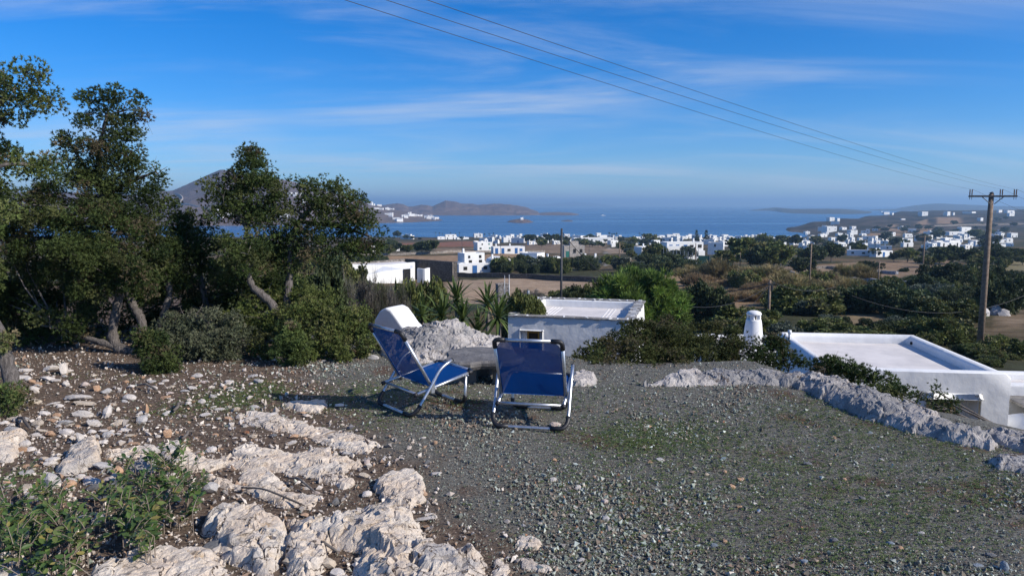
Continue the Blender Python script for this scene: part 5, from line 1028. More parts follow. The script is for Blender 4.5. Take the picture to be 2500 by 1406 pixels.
for i, ((x, _), p0) in enumerate(zip((INS[0], INS[2], INS[4]), ((845, 0), (945, 0), (1045, 0)))):
    w0 = B0 + Rm @ Vector((x, -.16, za + .38)); v = Vector(at_y(*p0, 7.0)) + Vector((0, 0, .21)); v2 = v + (v - w0) * .35
    wire(w0, v2, .28, .0034, f'{LBL[i]} of the three power lines crossing the sky', 40, 'power lines across the sky')
    w1 = B0 + Rm @ Vector((INS[2 * i + 1][0], -.16, za + .38)); wire(w1, w1 + Vector((26, 14, -6.0)), .3, .0055, f'{LBL[i]} of the power lines leaving the pole to the right', 10, 'power lines to the right')
def pole(px, py, h, r, mat, label, name='utility_pole', dpt=None, arm=0.0, yaw=0.0, extra=()):
    if dpt is None: q = hit(px, py)
    else:
        q = at_y(px, py, dpt); q = np.array([q[0], q[1], hgt1(q[0], q[1])])
    tp_ = at_y(px, py - h, q[1]); H = float(tp_[2] - q[2]); t = thing(name, label, 'pole', (q[0], q[1], q[2]), yaw)
    MB().tube([(0, 0, -.3), (0, 0, H)], [r, r * .8], 10).build('post', mat, t, True)
    if arm: MB().box((0, 0, H - .15), (arm, .1, .1)).build('crossarm', mat, t)
    return t, Vector((q[0], q[1], q[2] + H)), t
_, P1, _ = pole(1370, 722, 164, .085, IRON, 'dark steel pole standing behind the small white house', dpt=46)
_, P2, t2 = pole(1877, 758, 74, .11, WOOD, 'short wooden pole holding black cables behind the chimney', dpt=52)
MB().box((.16, -.05, 4.1 * 0 + (P2.z - t2.location.z) - .55), (.14, .12, .35)).build('cable_box', IRON, t2); MB().box((0, -.13, (P2.z - t2.location.z) - .25), (.5, .06, .06)).build('bracket', IRON, t2)
wire(P2 - Vector((0, .1, .2)), Vector(at_y(1590, 682, 75)), 1.0, .035, 'thick black cable sagging left from the short pole', 16)
wire(P2 - Vector((0, .1, .35)), Vector(at_y(1640, 740, 44)), .8, .02, 'thin cable dipping left from the short pole past the dark bush', 14)
wire(P2 + Vector((.1, 0, -.1)), Vector(at_y(2040, 700, 58)), .5, .02, 'thin cable leaving the short pole to the right', 10)
wire(Vector(at_y(2080, 722, 50)), Vector(at_y(2530, 708, 62)), 1.6, .014, 'thin wire crossing in front of the tall power pole', 16)
wire(P2 - Vector((0, .1, .3)), Vector(at_y(1780, 808, 44)), .0, .012, 'straight guy wire slanting down left from the short pole', 3)
wire(P1 - Vector((0, 0, .2)), Vector(at_y(1520, 690, 60)), .6, .022, 'black cable running down right from the steel pole', 14)
wire(P1 - Vector((0, 0, .2)), Vector(at_y(1340, 590, 90)), .2, .012, 'thin cable running back left from the steel pole', 8)
pole(1976, 700, 105, .12, WOOD, 'wooden pole at the end of the grey field wall', dpt=105)
pole(2143, 712, 74, .10, WOOD, 'wooden pole beside the grey field wall, nearer than the hedge', dpt=100)
pole(2252, 668, 92, .16, WOOD, 'wooden pole with crossarm in front of the right-hand village', dpt=155, arm=2.6)
pole(1512, 645, 52, .17, WOOD, 'double wooden pole with crossarm beside the lane', dpt=195, arm=2.4)
pole(1697, 660, 66, .13, WOOD, 'slim dark pole by the green court fence', dpt=170)
pole(1806, 668, 52, .10, WOOD, 'slim pale pole left of the big green trees', dpt=165)
pole(1282, 640, 52, .07, IRON, 'thin pole in front of the far brown field', dpt=240)
pole(1128, 620, 46, .08, IRON, 'thin pole beside the ploughed terraces', dpt=280)
pole(1222, 618, 40, .08, IRON, 'thin pole in front of the bungalow with chimneys', dpt=260)
pole(1390, 632, 44, .09, IRON, 'thin dark pole beside the stone-fronted house', dpt=190)
pole(1438, 632, 26, .08, IRON, 'short pole on the terrace right of the stone-fronted house', dpt=195)
pole(1243, 742, 72, .045, GREY, 'thin grey steel post beside the rubble gate pillar', 'steel_post', 62)
pole(1232, 700, 28, .035, GREY, 'short grey pipe behind the rubble gate pillar', 'steel_post', 70)
pole(1290, 735, 26, .07, GREY, 'short white pipe chimney behind the slate-edged house', 'pipe', 36)
# ================================================================== yuccas beside the small house
ly = []
YV = [(-.022, 0, 0), (.022, 0, 0), (-.026, .25, .03), (.026, .25, .03), (-.016, .45, .02), (.016, .45, .02), (0, .62, -.03)]; YFc = [(0, 1, 3, 2), (2, 3, 5, 4), (4, 5, 6)]
YM = []
for i, cc in enumerate(((.085, .125, .035), (.105, .145, .040), (.065, .10, .030), (.26, .18, .09))):
    me = bpy.data.meshes.new('leaf'); me.from_pydata(YV, [], YFc); me.update(); ca = me.color_attributes.new('Col', 'FLOAT_COLOR', 'POINT'); ca.data.foreach_set('color', list((*cc, 1)) * len(YV)); me.materials.append(LEAFB); YM.append(me)
rs = random.Random(9)
YL = [('tallest yucca, behind the others, left of the slate-edged house', 1115, 735, 19.5, 48), ('middle yucca with a drooping skirt above the boulder', 1078, 775, 17.5, 48), ('leftmost yucca rosette behind the boulder', 1030, 775, 18.5, 36), ('yucca rosette just right of the drooping one', 1130, 785, 17.0, 40), ('upper yucca of the pair beside the house corner', 1190, 748, 19.0, 44), ('lower yucca beside the house corner with dry brown leaves', 1216, 780, 17.5, 44), ('lowest small yucca peeping over the boulder', 1110, 818, 15.5, 30), ('dark yucca in the shade between the two groups', 1165, 815, 18.0, 36)]
for li, (l, px, py, d, n0) in enumerate(YL):
    p = at_y(px, py, d); gz = hgt1(p[0], p[1]); t = thing('yucca', l, 'plant', (p[0], p[1], gz), 0, 'yuccas beside the small house'); H = float(p[2] - gz)
    MB().tube([(0, 0, -.1), (.04, 0, H * .5), (0, 0, H)], [.09, .07, .06], 8).build('stem', BARK, t, True)
    for i in range(n0):
        a = i * 2.399; e = math.radians(88 - 150 * (i / n0) ** 1.1); o = link('leaf', YM[3] if (e < -.8 and rs.random() < .4) else YM[rs.randrange(3)], t, (0, 0, H + .05)); sc = rs.uniform(.85, 1.25) * (1.0 if li != 6 else .7)
        o.rotation_euler = (e + rs.uniform(-.1, .1), rs.uniform(-.3, .3), a); o.scale = (sc * 1.3, sc, sc)
# ---- rubble gate pillar
def rubble(name, c1, c2, c3, sc=3.0, mort=(.10, .095, .09)):
    m, n, b, o = newmat(name); v = tex(n, 'voronoi', sc); vt = v.node; v2 = N(n, 'ShaderNodeTexVoronoi'); v2.feature = 'DISTANCE_TO_EDGE'; v2.inputs['Scale'].default_value = sc; n.links.new(vt.inputs[0].links[0].from_socket, v2.inputs[0])
    wn = N(n, 'ShaderNodeTexWhiteNoise'); n.links.new(vt.outputs['Color'], wn.inputs['Vector']); c = mixc(n, wn.outputs[0], c1, c2); c = mixc(n, mrange(n, tex(n, 'noise', sc * 2, 4), .55, .7), c, c3)
    e = mrange(n, v2.outputs[0], .02, .07); n.links.new(mixc(n, e, mort, c), b.inputs['Base Color']); b.inputs['Roughness'].default_value = .95; b.inputs['Specular IOR Level'].default_value = .15; bump(n, b, e, .8, .04); return m
RUB = rubble('rubble_stone', (.16, .15, .15), (.30, .285, .28), (.24, .21, .18), 5.5)
DRYST = rubble('dry_stone_wall', (.26, .225, .19), (.38, .34, .30), (.30, .26, .2), 2.2, (.06, .055, .05)); DARKST = rubble('dark_stone_wall', (.075, .068, .062), (.125, .115, .105), (.17, .155, .14), 2.6, (.03, .028, .026)); GREYST = rubble('grey_stone_wall', (.24, .24, .26), (.36, .36, .38), (.30, .30, .3), 2.0, (.12, .12, .13))
q = hit(1226, 738); s = q[1] / F; t = thing('gate_pillar', 'square rubble-stone gate pillar with a metal hoop at the dusty field', 'pillar', tuple(q), math.radians(18))
MB().box((0, 0, 22 * s), (27 * s, 24 * s, 46 * s)).build('pillar', RUB, t, bevel=.02); MB().box((0, 0, 45.6 * s), (29 * s, 26 * s, 2 * s)).build('cap', DRYST, t)
MB().tube([Vector((math.cos(a) * 5 * s, 0, 46 * s + math.sin(a) * 4 * s)) for a in [math.pi * i / 10 for i in range(11)]], .02, 6).build('hoop', IRON, t)
# ---- bushes at mid distance, placed one by one
PINE = proto_crown([(x * 1.0, y, z, a, b_, c_, 1.0) for x, y, z, a, b_, c_, d in dome_lobes(np.random.default_rng(61), 11, .40, .95)], PIN, .12, 2.6, 30, *PALS['pine'], 62, LEAFB, 'crown', up=.5)
p = at_y(1548, 790, 44); gz = hgt1(p[0], p[1]); s = 44 / F; t = thing('pine_tree', 'rounded bright green young pine behind the slate-edged house', 'tree', (p[0], p[1], gz)); H = at_y(1548, 648, 44)[2] - gz
o = link('crown', PINE, t); o.scale = (128 * s, 118 * s, H * .92); MB().tube([(0, 0, -.2), (.1, 0, H * .3), (0, .1, H * .7)], [.16, .12, .06], 8).build('trunk', BARK, t, True)
rs = random.Random(31)
for a in ((1728, 772, 125, 80, 'dark', 'round dark bush on the dry grass right of the pine', 56), (1445, 738, 90, 44, 'green', 'small green bush between the steel pole and the pine', 55), (1395, 732, 80, 30, 'dark', 'dark low bush behind the roof of the slate-edged house', 52), (1275, 770, 110, 52, 'green', 'leafy creeper bush climbing the left corner of the slate-edged house', 29.5),
          (910, 782, 110, 105, 'grey', 'large grey leafless-looking thorny shrub left of the yuccas', 17), (965, 785, 90, 92, 'grey', 'grey twiggy shrub nearest the yuccas', 16), (860, 752, 90, 72, 'grey', 'grey thorn shrub behind the juniper hedge', 20), (1035, 770, 110, 80, 'green', 'rounded green shrub behind the yuccas', 24), (985, 730, 80, 40, 'green', 'green shrub below the dark stone house', 34), (1060, 740, 70, 46, 'green', 'olive-green shrub at the edge of the dusty field', 34), (840, 690, 120, 50, 'green', 'green shrub hiding the left end of the modern house', 48), (760, 720, 130, 60, 'green', 'broad green shrub seen between the juniper branches', 30),
          (880, 820, 90, 60, 'green', 'green shrub left of the plastered arch', 14.5), (800, 740, 120, 90, 'dark', 'dark green shrub rising behind the juniper hedge', 16)):
    shrub_at(*a[:6], None, rs, a[6])
for i, a in enumerate(((1990, 770, 200, 66, 'green'), (1935, 748, 130, 44, 'dark'), (2095, 762, 150, 56, 'dark'), (2215, 775, 210, 76, 'dark'), (2330, 790, 170, 56, 'green'), (2460, 770, 130, 90, 'dark'), (2330, 842, 190, 60, 'green'), (2478, 872, 120, 46, 'green'), (2110, 848, 200, 40, 'green'), (1845, 822, 190, 62, 'green'), (1775, 800, 110, 36, 'green'), (2060, 735, 130, 54, 'reed'), (1860, 700, 170, 52, 'reed'), (1765, 690, 110, 58, 'reed'), (1690, 690, 90, 40, 'reed'), (1940, 716, 110, 48, 'reed'),
          (2245, 716, 110, 36, 'dark'), (2160, 745, 110, 44, 'blue'), (2330, 706, 150, 62, 'dark'), (2445, 712, 130, 62, 'dark'), (2270, 830, 150, 44, 'green'), (2180, 826, 120, 40, 'dark'), (1920, 832, 90, 40, 'blue'), (2020, 822, 130, 40, 'green'), (2390, 720, 90, 60, 'green'), (2100, 692, 90, 42, 'reed'), (1690, 672, 90, 36, 'dark'), (1640, 664, 110, 40, 'dark'), (2130, 660, 70, 22, 'dark'), (2210, 664, 26, 10, 'dark'), (2130, 690, 60, 34, 'reed'), (1830, 706, 90, 44, 'green'), (2015, 700, 100, 36, 'green'), (2290, 745, 110, 50, 'blue'))):
    side = 'above the right house roof' if a[1] > 800 else 'on the dry slope left of the tall pole' if a[0] < 2390 and a[1] > 730 else 'right of the tall pole' if a[0] >= 2390 else 'near the grey field wall' if a[1] > 672 else 'in the tan fields'
    w_ = 'broad' if a[2] > 150 else 'medium' if a[2] > 95 else 'small'
    shrub_at(*a, f"{w_} {dict(green='green', dark='dark green', reed='straw-coloured reedy', blue='grey-green')[a[4]]} {'reed clump' if a[4] == 'reed' else 'shrub'} {side}", 'shrubs on the slope to the right', rs)
def fill(n, poly, kinds, wr, hr, label, group, seed):
    r0 = random.Random(seed); xs = [p[0] for p in poly]; ys = [p[1] for p in poly]; k = 0
    while k < n:
        px, py = r0.uniform(min(xs), max(xs)), r0.uniform(min(ys), max(ys))
        if not inpoly(np.array([px]), np.array([py]), poly)[0]: continue
        w = r0.uniform(*wr); kd = r0.choice(kinds); shrub_at(px, py, w, w * r0.uniform(*hr), kd, (('small ' if w < wr[0] + (wr[1] - wr[0]) * .33 else 'mid-sized ' if w < wr[0] + (wr[1] - wr[0]) * .66 else 'large ') + label.replace('COL', dict(green='green', dark='dark green', reed='straw-coloured', blue='grey-green', grey='grey', dry='dry golden')[kd])), group, r0); k += 1
fill(26, [(1900, 745), (2360, 740), (2360, 850), (2250, 850), (1950, 815)], ['green', 'green', 'dark', 'blue'], (40, 100), (.28, .42), 'COL shrub in the thicket behind the right white house', 'thicket behind the right house', 1)
fill(16, [(2260, 690), (2500, 680), (2500, 760), (2260, 750)], ['dark', 'dark', 'green'], (50, 100), (.4, .55), 'COL bush in the dense hedge left and right of the tall pole', 'dense hedge by the tall pole', 2)
fill(36, [(1660, 690), (1960, 700), (1900, 740), (1700, 740)], ['dry', 'dry', 'reed'], (30, 70), (.35, .55), 'COL grass tussock on the slope right of the pine', 'dry grass tussocks', 3)
fill(14, [(1740, 780), (1860, 770), (1860, 830), (1740, 830)], ['dry', 'green'], (40, 80), (.3, .45), 'COL tussock left of the chimney', 'dry grass tussocks', 4)
fill(26, [(1180, 664), (1290, 652), (1450, 652), (1480, 668), (1200, 672)], ['green', 'dark'], (30, 60), (.45, .7), 'COL bush in the hedge before the cubic white houses', 'hedge before the white houses', 5)
fill(14, [(1480, 645), (1640, 640), (1640, 672), (1480, 672)], ['dark', 'green', 'blue'], (36, 64), (.4, .6), 'COL bush between the lane and the green court', 'bushes by the lane', 6)
fill(12, [(830, 640), (940, 636), (940, 644), (830, 648)], ['dark'], (20, 46), (.4, .6), 'COL bush behind the long modern house', 'bushes behind the modern house', 7)
fill(30, [(600, 690), (800, 680), (900, 720), (950, 770), (700, 780)], ['green', 'dark', 'green'], (60, 120), (.45, .7), 'COL shrub on the slope behind the spreading juniper', 'slope behind the junipers', 8)
fill(18, [(2340, 840), (2500, 845), (2500, 905), (2400, 895)], ['green', 'green', 'dark'], (40, 80), (.25, .4), 'COL low shrub at the foot of the tall pole', 'shrubs at the pole foot', 11)
fill(14, [(1280, 735), (1450, 725), (1480, 745), (1290, 755)], ['green', 'dark', 'grey'], (40, 70), (.35, .5), 'COL shrub at the near edge of the dusty field', 'shrubs at the dusty field', 9)
fill(14, [(1960, 690), (2200, 695), (2200, 740), (1960, 735)], ['reed', 'green', 'dry'], (40, 90), (.4, .6), 'COL shrub on the near side of the grey field wall', 'shrubs by the field wall', 10)
# ================================================================== field walls
def field_wall(pts, h, th, mat, label, depth=None, cap=None):
    P = [hit(*p) for p in pts]; t = thing('stone_wall', label, 'wall', tuple(P[0])); mb = MB(); o0 = P[0]; r0 = random.Random(len(label)); Q = []
    for a, b_ in zip(P[:-1], P[1:]):
        L = float(np.linalg.norm(b_ - a)); n_ = max(2, int(L / 1.5))
        for i in range(n_): f = i / n_; q = a + (b_ - a) * f; Q.append(np.array([q[0], q[1], hgt1(q[0], q[1])]))
    Q.append(P[-1]); V = []; 
    for i, q in enumerate(Q):
        d = Q[min(i + 1, len(Q) - 1)] - Q[max(i - 1, 0)]; d = d / (np.linalg.norm(d[:2]) + 1e-9); nrm = np.array([-d[1], d[0], 0]) * th / 2; hh = h * (1 + .10 * r0.uniform(-1, 1)); q = q - o0
        V += [q - nrm - [0, 0, .4], q - nrm * .85 + [0, 0, hh], q + nrm * .85 + [0, 0, hh], q + nrm - [0, 0, .4]]
    F_ = [(4 * i + a, 4 * i + a + 1, 4 * i + a + 5, 4 * i + a + 4) for i in range(len(Q) - 1) for a in range(3)] + [(0, 1, 2, 3), tuple(4 * (len(Q) - 1) + k for k in (3, 2, 1, 0))]
    mb.add(V, F_).build('wall', mat, t); return t
field_wall([(1112, 676), (1300, 681), (1430, 688), (1470, 690)], 1.0, .6, DARKST, 'dark dry-stone wall along the far side of the dusty field')
field_wall([(790, 630), (930, 624), (1080, 619), (1180, 617), (1330, 616)], .9, .7, DRYST, 'pale dry-stone wall running behind the dark stone house')
field_wall([(1905, 676), (1945, 684), (2040, 697), (2140, 707), (2235, 716)], 1.5, .6, GREYST, 'grey-white mortared field wall on the right slope')
field_wall([(1940, 660), (1985, 656), (2020, 656), (2080, 661)], .7, .9, DRYST, 'low tumbled stone wall across the tan field on the right')
field_wall([(2100, 672), (2150, 668), (2190, 670)], .7, .9, GREYST, 'short tumbled wall below the lone bush in the tan field')
field_wall([(2395, 700), (2500, 702)], 1.0, .6, GREYST, 'grey wall piece behind the hedge right of the tall pole')
field_wall([(1540, 637), (1470, 643), (1430, 634)], 1.0, .5, DRYST, 'pale retaining wall on the bend of the lane')
field_wall([(2280, 553), (2360, 550), (2500, 548)], 2.0, 1.5, DRYST, 'long pale wall across the far right hillside')
# ruined stone heap right of the pole
for i, (px, py, w) in enumerate(((2402, 772, 34), (2425, 768, 40), (2448, 770, 30), (2385, 775, 22))):
    q = hit(px, py); s = q[1] / F; o = link('stone_heap', stone_mesh('grey', i + 2)); o.scale = (w * s * .55, w * s * .5, w * s * .45); o.location = (q[0], q[1], q[2] + w * s * .2); tag(o, ('largest', 'middle', 'right-hand', 'smallest')[(1, 0, 2, 3)[i]] + ' grey stone of the ruin right of the tall pole', 'rock', 'ruin stones')
# ================================================================== the village
VW = plaster('village_white', (.82, .82, .80), (.74, .74, .72), .2, .5); VST = rubble('village_stone', (.40, .36, .31), (.52, .47, .42), (.45, .42, .38), 1.6, (.28, .26, .24))
def win(parent, x, z, w, h, y, mat=None):
    f = MB().box((x, y, z), (w, .12, h)).build('window', mat or DARK, parent)
    if w > .9: MB().box((x, y - .07, z - h / 2 - .06), (w + .2, .14, .09)).build('sill', VW, f)
    return f
def villa(x0, x1, yt, yb, label, group='white village houses', rz=24, storeys=1, wins=2, chim=0, extra=None, seed=0, q=None, wm=None, par=.4, name='house', dratio=.75, wallmat=None):
    r0 = random.Random(seed + int(x0 * 7 + yb)); q = hit((x0 + x1) / 2, yb) if q is None else np.array(q); s = float((q - CAM) @ FW) / F; a = math.radians(rz); Wm = (x1 - x0) * s; w = Wm / (math.cos(a) + dratio * abs(math.sin(a))); d = w * dratio; h = max((yb - yt) * s, 2.2); wm_ = wallmat or VW
    c0 = np.array([q[0], q[1]]) + np.array([-Wm / 2 + (d * math.sin(a) if a > 0 else 0), 0.3]); t = thing(name, label, 'house', (c0[0], c0[1], q[2]), a, group)
    sh, fl_ = shell(w, d, -1.2, h, [], min(par, h * .2), min(.4, w * .08)); sh.build('wall', wm_, t); fl_.build('roof', ROOFW, t)
    big = (x1 - x0) > 16
    ww = min(1.3, w * .12) if big else w * .12; n_ = wins
    for st_ in range(storeys):
        for i in range(n_):
            x = w * (i + .5 + r0.uniform(-.15, .15)) / n_; z = h * (st_ + .52) / storeys; wd_, hg = ww * r0.uniform(.8, 1.1), min(1.5, h / storeys * .36) * r0.uniform(.8, 1.15)
            door = st_ == 0 and r0.random() < .35
            if door: MB().box((x, 0, min(1.05, h * .4)), (min(1.1, ww * 1.3), .12, min(2.1, h * .8))).build('door', wm or r0.choice((DARK, BLUEP, DARK)), t)
            else: win(t, x, z, wd_, hg, 0, wm if r0.random() < .5 else DARK)
    if wins: MB().box((w, d * .5, h * .55), (.12, ww, min(1.4, h * .3))).build('window', DARK, t)
    for i in range(chim):
        cx = w * r0.uniform(.08, .9); MB().box((cx, d * r0.uniform(.2, .8), h + .4), (.55, .55, 1.5), taper=.8).build('chimney', VW, t)
    for e in (extra or ()):
        (ex, ey, ew, ed, eh) = e; sh, fl2 = shell(ew * w, ed * d, -1.2, eh * h, [], min(.35, h * .15), min(.35, w * .07)); o1 = sh.build('wing_wall', wm_, t); o1.location = (ex * w, ey * d, 0); o2_ = fl2.build('wing_roof', ROOFW, t); o2_.location = (ex * w, ey * d, 0)
        MB().box((ex * w + ew * w * .5, ey * d, eh * h * .55), (ww, .12, min(1.3, h * .35))).build('window', DARK, t)
    return t
# --- long modern house with the dark stone wall
q = hit(1000, 700); Yd = 140.0
def MP(px, py, y=None): p = at_y(px, py, y or Yd); return p
b0 = MP(835, 700); gz = hgt1(b0[0], Yd) ; L0 = MP(830, 640); 
HM = thing('modern_house', 'long modern white house with a sloping dark stone wall', 'house', (0, 0, 0))
def wallq(name, pts, th, mat, par=HM, base=None):
    """wall along ground points with top heights: (x, y, ztop)"""
    V = []
    for i, (x, y, zt_) in enumerate(pts):
        a = np.array(pts[max(i - 1, 0)][:2]); b_ = np.array(pts[min(i + 1, len(pts) - 1)][:2]); d = (b_ - a) / np.linalg.norm(b_ - a); n_ = np.array([-d[1], d[0]]) * th; zb = (hgt1(x, y) - 1.5)
        V += [(x, y, zb), (x, y, zt_), (x + n_[0], y + n_[1], zt_), (x + n_[0], y + n_[1], zb)]
    F_ = [(4 * i + k, 4 * i + k + 1, 4 * i + k + 5, 4 * i + k + 4) for i in range(len(pts) - 1) for k in range(3)] + [(0, 1, 2, 3), tuple(4 * (len(pts) - 1) + k for k in (3, 2, 1, 0))]
    return MB().add(V, F_).build(name, mat, par)
def W3(px, py, y): p = at_y(px, py, y); return (float(p[0]), float(p[1]), float(p[2]))
wallq('stone_wall', [W3(985, 632, 150), W3(1040, 635, 145), W3(1107, 640, 139)], 1.0, DARKST)
wallq('stone_wall_return', [W3(830, 641, 143), W3(905, 638, 147), W3(985, 632, 150)], -1.0, DRYST)
MB().add([W3(1105, 640, 138.9), W3(1111, 640.5, 139.4), (*W3(1111, 640.5, 139.4)[:2], -18), (*W3(1105, 640, 138.9)[:2], -18)], [(0, 1, 2, 3)]).build('wall_end', DRYST, HM)
wallq('white_wall', [W3(832, 645, 133), W3(935, 647, 138), W3(1012, 640, 142)], .5, VW); wallq('white_wall', [W3(1012, 640, 142.2), W3(1013, 640.5, 146)], .5, VW)
MB().add([W3(832, 645, 133.4), W3(1010, 641, 142.4), W3(984, 634, 149), W3(832, 642, 143)], [(0, 1, 2, 3)]).build('roof', ROOFW, HM).location = (0, 0, -.35)
wallq('front_wall', [W3(895, 671, 126), W3(938, 662, 129), W3(985, 656, 132.4), W3(1007, 655, 134)], .5, VW); wallq('front_wall', [W3(1007, 655.3, 134.2), W3(1007.5, 648, 139.5)], .45, VW)
MB().add([W3(935, 650, 137), W3(975, 656, 132.6), W3(905, 669, 127.4)], [(0, 1, 2)]).build('sloping_soffit', VW, HM)
dx0, dx1 = W3(986, 657, 132.3), W3(1001, 657, 133.4); MB().box(((dx0[0] + dx1[0]) / 2, 132.75, dx0[2] - 1.2), (float(np.hypot(dx1[0] - dx0[0], 1.1)), .3, 2.4), math.atan2(1.1, dx1[0] - dx0[0])).build('glass_door', GLASS, HM)
e0 = W3(1018, 655, 134); e1 = W3(1037, 657, 133); wallq('porch_wall', [e0, e1], .4, VW); wallq('porch_wall', [(e1[0], e1[1], e1[2]), (e1[0] + .6, e1[1] + 3, e1[2])], .4, VW)
# --- cubic and vaulted houses in the middle
villa(1115, 1182, 619, 656, 'tall white cube house with two small square windows right of the dark stone wall', rz=28, storeys=2, wins=2, chim=1, extra=[(-.25, -.15, .35, .9, .42), (1.0, .1, .55, .8, .36)], seed=1)
villa(1112, 1196, 654, 668, 'low white terrace building in front of the cube house', rz=20, wins=3, seed=2, dratio=.3)
def vaulted(x0, x1, yt, yb, label, rz=24):
    q = hit((x0 + x1) / 2, yb); s = float((q - CAM) @ FW) / F; W_ = (x1 - x0) * s; h = (yb - yt) * s; t = thing('vaulted_house', label, 'house', (q[0] - W_ / 2, q[1] + .5, q[2]), math.radians(rz), 'white village houses'); w, d = W_ * .8, W_ * .7
    pr = [(0, -1), (w, -1), (w, h * .55)] + [(w / 2 + w / 2 * math.cos(a), h * .55 + h * .45 * math.sin(a)) for a in [math.pi * i / 10 for i in range(1, 10)]] + [(0, h * .55)]; n_ = len(pr); V = [(x, 0, z) for x, z in pr] + [(x, d, z) for x, z in pr]
    MB().add(V, [tuple(range(n_)), tuple(range(2 * n_ - 1, n_ - 1, -1))] + [(i, n_ + i, n_ + (i + 1) % n_, (i + 1) % n_) for i in range(n_)]).build('vault', VW, t)
    win(t, w * .35, h * .4, 1.2, 1.7, 0, GREY); win(t, w * .7, h * .38, .8, .9, 0); MB().box((w * .1, d * .3, h * .9), (.5, .5, h * .7), taper=.85).build('chimney', VW, t); return t
vaulted(1202, 1268, 629, 657, 'white house with a low vaulted roof right of the cube house')
villa(1268, 1330, 617, 648, 'white house with an outside stair and red flower pots', rz=-32, storeys=2, wins=1, seed=3, extra=[(.5, -.35, .5, .4, .55)])
vaulted(1330, 1378, 627, 652, 'second vaulted white house, just left of the steel pole', -20)
villa(1155, 1202, 592, 612, 'two-storey white house with a green-shuttered window beyond the field', rz=22, storeys=2, wins=2, chim=1, wm=GREENP, seed=4)
villa(1198, 1282, 603, 620, 'long white bungalow with two chimneys and a blue door', rz=14, wins=5, chim=2, wm=BLUEP, seed=5, dratio=.35)
villa(1372, 1428, 600, 628, 'pale stone-fronted house with arched windows and a green shutter', rz=8, wins=3, wm=GREENP, seed=6, wallmat=VST, extra=[(.35, .3, .4, .5, 1.35)])
villa(1408, 1462, 636, 652, 'low white flat-roofed house by the lane', rz=14, wins=2, chim=2, seed=7, dratio=.5)
villa(1398, 1502, 581, 593, 'long row of white houses in front of the shore palms', rz=10, wins=8, chim=3, seed=8, dratio=.2)
villa(1552, 1602, 603, 624, 'white house with shaded blue left wall among the trees', rz=30, wins=2, chim=2, seed=9)
villa(1620, 1722, 592, 634, 'large two-storey white villa with blue doors on its terrace', rz=12, storeys=2, wins=5, chim=1, wm=BLUEP, seed=10, dratio=.4, extra=[(-.02, -.12, .35, .5, .8), (.55, -.25, .45, .5, .5)])
villa(1728, 1772, 592, 622, 'angular white tower house with two tiny windows beside the villa', rz=-22, storeys=2, wins=1, seed=11)
villa(1760, 1832, 588, 602, 'long white house behind the purple bougainvillea', rz=12, wins=4, seed=12, dratio=.3)
MISC = [(978, 1012, 575, 584, 1), (1015, 1034, 572, 578, 0), (1038, 1060, 573, 577, 0), (1084, 1113, 573, 585, 2), (1066, 1085, 578, 585, 1), (1112, 1144, 580, 585, 1), (1124, 1141, 571, 578, 1), (958, 980, 600, 613, 1), (903, 916, 600, 614, 1), (1189, 1207, 579, 591, 1), (1224, 1250, 580, 592, 1), (1248, 1284, 581, 593, 1), (1318, 1340, 572, 580, 1), (1360, 1396, 582, 592, 1), (1400, 1432, 576, 581, 0), (1452, 1490, 575, 580, 0),
        (1560, 1592, 584, 590, 0), (1596, 1626, 577, 583, 0), (1565, 1585, 578, 581, 0), (1626, 1662, 573, 580, 1), (1672, 1692, 575, 583, 1), (1738, 1752, 575, 582, 0), (1760, 1780, 573, 580, 1), (1776, 1796, 579, 590, 1), (1794, 1812, 576, 584, 1), (1808, 1832, 578, 590, 1), (1843, 1866, 580, 592, 1), (1864, 1876, 581, 593, 1), (1886, 1912, 580, 588, 1), (1910, 1936, 580, 587, 1), (1890, 1924, 592, 606, 2), (1896, 1922, 604, 616, 1), (1522, 1535, 594, 602, 0), (1492, 1504, 598, 603, 0),
        (2062, 2087, 573, 585, 1), (2026, 2044, 580, 589, 1), (2042, 2056, 581, 590, 1), (2078, 2100, 590, 601, 1), (2068, 2124, 611, 624, 2), (2132, 2192, 615, 628, 3), (2120, 2148, 595, 606, 1), (2148, 2176, 600, 610, 1), (2074, 2096, 562, 573, 1), (2014, 2046, 553, 567, 2), (2104, 2152, 577, 585, 2), (2170, 2192, 570, 577, 1), (2208, 2230, 571, 580, 1), (2194, 2212, 582, 592, 1), (2212, 2232, 583, 593, 1), (2204, 2234, 593, 603, 1), (2233, 2254, 576, 588, 1), (2284, 2306, 574, 583, 1), (2302, 2336, 581, 590, 1), (2288, 2362, 592, 603, 3), (2343, 2380, 555, 567, 1), (2314, 2362, 566, 575, 2), (2362, 2402, 569, 580, 2), (2378, 2406, 588, 601, 1), (2418, 2440, 597, 608, 1), (2000, 2024, 572, 579, 1), (1972, 1996, 578, 586, 1), (1938, 1966, 582, 590, 1), (2436, 2450, 620, 628, 0), (1990, 2020, 612, 622, 1), (2262, 2282, 585, 594, 1), (2395, 2425, 572, 578, 0), (2020, 2044, 594, 601, 1), (2440, 2480, 585, 594, 1), (2255, 2290, 566, 572, 1),
        (2150, 2156, 516, 524, 0), (2157, 2174, 518, 523, 0), (2176, 2184, 520, 525, 0), (2248, 2268, 517, 527, 1), (2308, 2324, 517, 527, 1), (2326, 2332, 519, 526, 0), (2350, 2368, 517, 522, 0), (2370, 2388, 517, 521, 0), (2436, 2452, 513, 519, 0), (2456, 2484, 514, 520, 0), (2462, 2482, 520, 528, 0), (2390, 2404, 532, 540, 0), (2022, 2040, 531, 540, 1), (2042, 2052, 533, 541, 0), (2028, 2048, 541, 548, 0), (2060, 2074, 527, 532, 0), (2100, 2116, 523, 527, 0), (2200, 2212, 534, 538, 0)]
